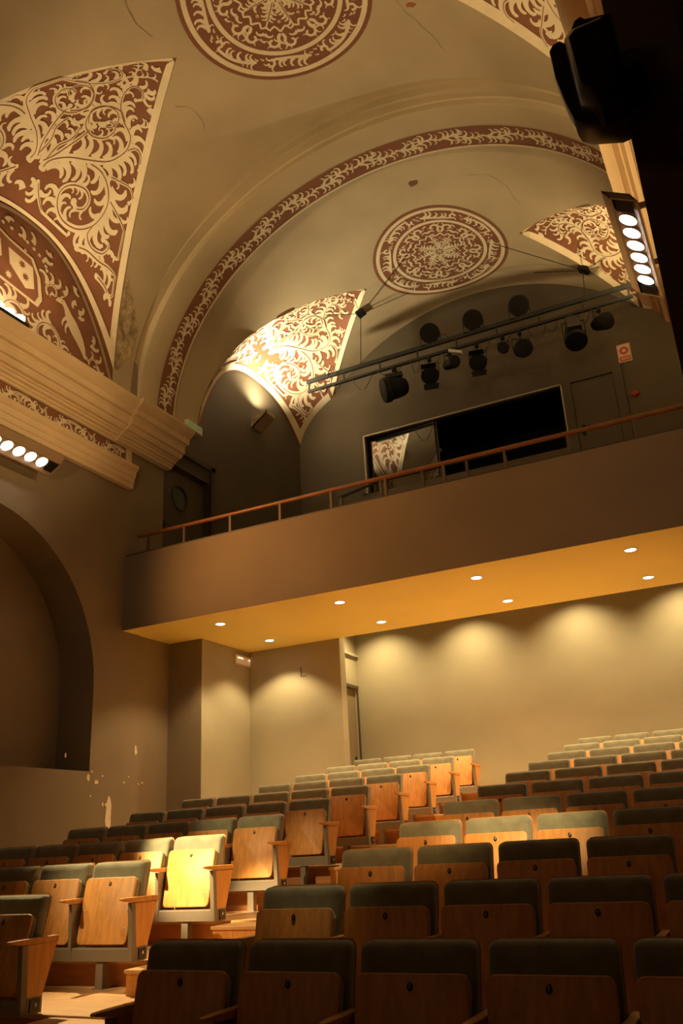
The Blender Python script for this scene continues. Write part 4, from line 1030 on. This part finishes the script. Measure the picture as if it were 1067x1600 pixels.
def lantern(label, x, z, r, L, yaw, pitch, y=YT, box=False, barndoor=False):
    r *= 1.18; L *= 1.12
    """theatre lantern: body pointing along local direction, yoke up to the bar"""
    t = thing('stage_lantern', label, 'stage light', B(x, y, z), 'black stage lanterns on the balcony lighting bar')
    d = Vector((math.sin(yaw) * math.cos(pitch), -math.cos(yaw) * math.cos(pitch), math.sin(pitch)))
    a = d.cross(Vector((0, 0, 1))).normalized(); b = a.cross(d).normalized()
    R_ = [(-.50, .45), (-.46, .62), (-.30, .80), (-.05, .90), (.22, .92), (.26, 1.06), (.46, 1.06), (.5, 1.0)]
    mb = MB(); mb.loft([[d * (L * u) + a * (r * q * math.cos(2 * PI * k / 20)) + b * (r * q * math.sin(2 * PI * k / 20)) for k in range(20)] for u, q in R_]); obj('body', mb, M_blk, t, 40)
    mb = MB(); mb.loft([[d * (L * u) + a * (r * q * math.cos(2 * PI * k / 20)) + b * (r * q * math.sin(2 * PI * k / 20)) for k in range(20)] for u, q in ((.501, .88), (.515, .7), (.52, .3))]); obj('lens', mb, M_lens, t, 60)
    up_ = ((9.165 + .042 + .046 if z > 9.1 else 8.93 - .026 - .046) - z); upz = Vector((0, 0, up_ * S))
    sgn = -1 if up_ < 0 else 1
    hk = Vector((0, 0, 1)) * (r * 1.35 * sgn)
    mb = MB(); mb.tube([a * r * 1.02, a * r * 1.05 + hk, -a * r * 1.05 + hk, -a * r * 1.02], .011, 6); mb.tube([hk, upz], .013, 6); obj('yoke', mb, M_blk, t)
    mb = MB(); c_ = upz; mb.box(c_.x - .035, c_.x + .035, c_.y - .045, c_.y + .045, c_.z - .042, c_.z + .042); obj('clamp', mb, M_blk, t)
    if box:
        mb = MB(); c0 = b * r * .8
        mb.loft([[c0 + d * (L * u) + a * x_ + b * h for x_, h in ((-.15, 0), (.15, 0), (.13, .11), (-.13, .11))] for u in (-.4, .3)]); obj('vent_hood', mb, M_bar, t)
    if barndoor:
        for s_ in (1, -1): mb = MB(); mb.add([d * (L * .5) + a * r * .9 * q + b * s_ * r * .9 for q in (-1, 1)] + [d * (L * .75) + a * r * .8 * q + b * s_ * r * 1.5 for q in (1, -1)], [(0, 1, 2, 3)]); obj('barn_door', mb, M_blk, t)
    return t
lantern('large black lantern with vent hood, leftmost on the lighting bar', -5.54, 8.44, .22, .50, -1.0, -.25, box=True)
lantern('small black lantern, second from left below the bar', -4.78, 8.52, .155, .38, .25, -.65, barndoor=True)
lantern('small black lantern, third from left below the bar', -4.36, 8.63, .11, .36, .9, -.2)
lantern('small black lantern beside the beige box below the bar', -3.80, 8.50, .15, .38, .2, -.6, barndoor=True)
lantern('small round lamp left of the twin pair below the bar', -3.28, 8.62, .095, .30, .1, -.35)
lantern('larger lamp of the pair hanging right of centre below bar', -2.95, 8.50, .15, .36, .5, -.4)
lantern('large black lantern pointing down near right end of bar', -1.96, 8.50, .18, .60, .2, -1.0, box=True)
lantern('short black lantern at far right end of the bar', -1.47, 8.58, .14, .36, .9, -.3)
lantern('black round lamp above the bar, left one of three', -4.71, 9.43, .175, .26, .25, -.45)
lantern('black round lamp above the bar, middle one of three', -3.81, 9.43, .175, .26, .25, -.45)
lantern('black round lamp above the bar, right one of three', -2.89, 9.43, .175, .26, .25, -.45)

# ------------------------------------------------------------------ foreground: dark masking post and loudspeaker
t = thing('masking_post', 'tall black masking post standing very close at the right edge', 'post', (0.30, 1.75, 0.0))
mb = MB(); mb.loft([[(x - .30, y - 1.75, z) for x, y in ((-.036, 1.60), (.10, 1.585), (.16, 1.60), (.42, 1.59), (.55, 1.60), (.55, 1.86), (-.030, 1.86))] for z in (0, 2, 4, 7.5)]); obj('panel', mb, M_drape, t)
t = thing('loudspeaker', 'black moulded loudspeaker bracketed to the post at top right', 'speaker', E(-.10, 1.56, 1.52)); f = lambda x, y, z: E(x, y, z) - t.location
Y0_ = 1.50
def sp(r, dy, y, sc_=1.0, c=(-.085, 1.48)): return [f((c[0] + (r[i][0] - c[0]) * sc_) , y, c[1] + (r[i][1] - c[1]) * sc_) for i in range(len(r))]
OUT = [(-.159, 1.600), (-.150, 1.613), (-.135, 1.616), (-.122, 1.600), (-.110, 1.625), (-.095, 1.655), (-.082, 1.660), (-.074, 1.648), (-.02, 1.635), (-.02, 1.345), (-.05, 1.342), (-.112, 1.366), (-.134, 1.386), (-.146, 1.44), (-.157, 1.52)]
mb = MB(); mb.loft([sp(OUT, 0, Y0_ + .00, .97), sp(OUT, 0, Y0_ + .008, 1.0), sp(OUT, 0, Y0_ + .05, 1.0), sp(OUT, 0, Y0_ + .07, .96)]); obj('rim', mb, M_blkp, t, 50)
IN = [(-.125, 1.58), (-.105, 1.60), (-.03, 1.60), (-.03, 1.35), (-.075, 1.345), (-.115, 1.40)]
mb = MB(); mb.loft([sp(IN, 0, Y0_ - .001, 1.02, (-.07, 1.47)), sp(IN, 0, Y0_ - .04, .9, (-.07, 1.47)), sp(IN, 0, Y0_ - .06, .7, (-.07, 1.47))]); obj('body', mb, M_blkp, t, 35)
mb = MB(); mb.tube([f(-.05, Y0_ - .045, 1.40), f(-.05, Y0_ - .055, 1.40)], .010, 12); obj('knob', mb, M_blk, t)
mb = MB(); mb.box(-.04, .02, 1.55, 1.60, 1.45, 1.52, f); obj('bracket', mb, M_blk, t)
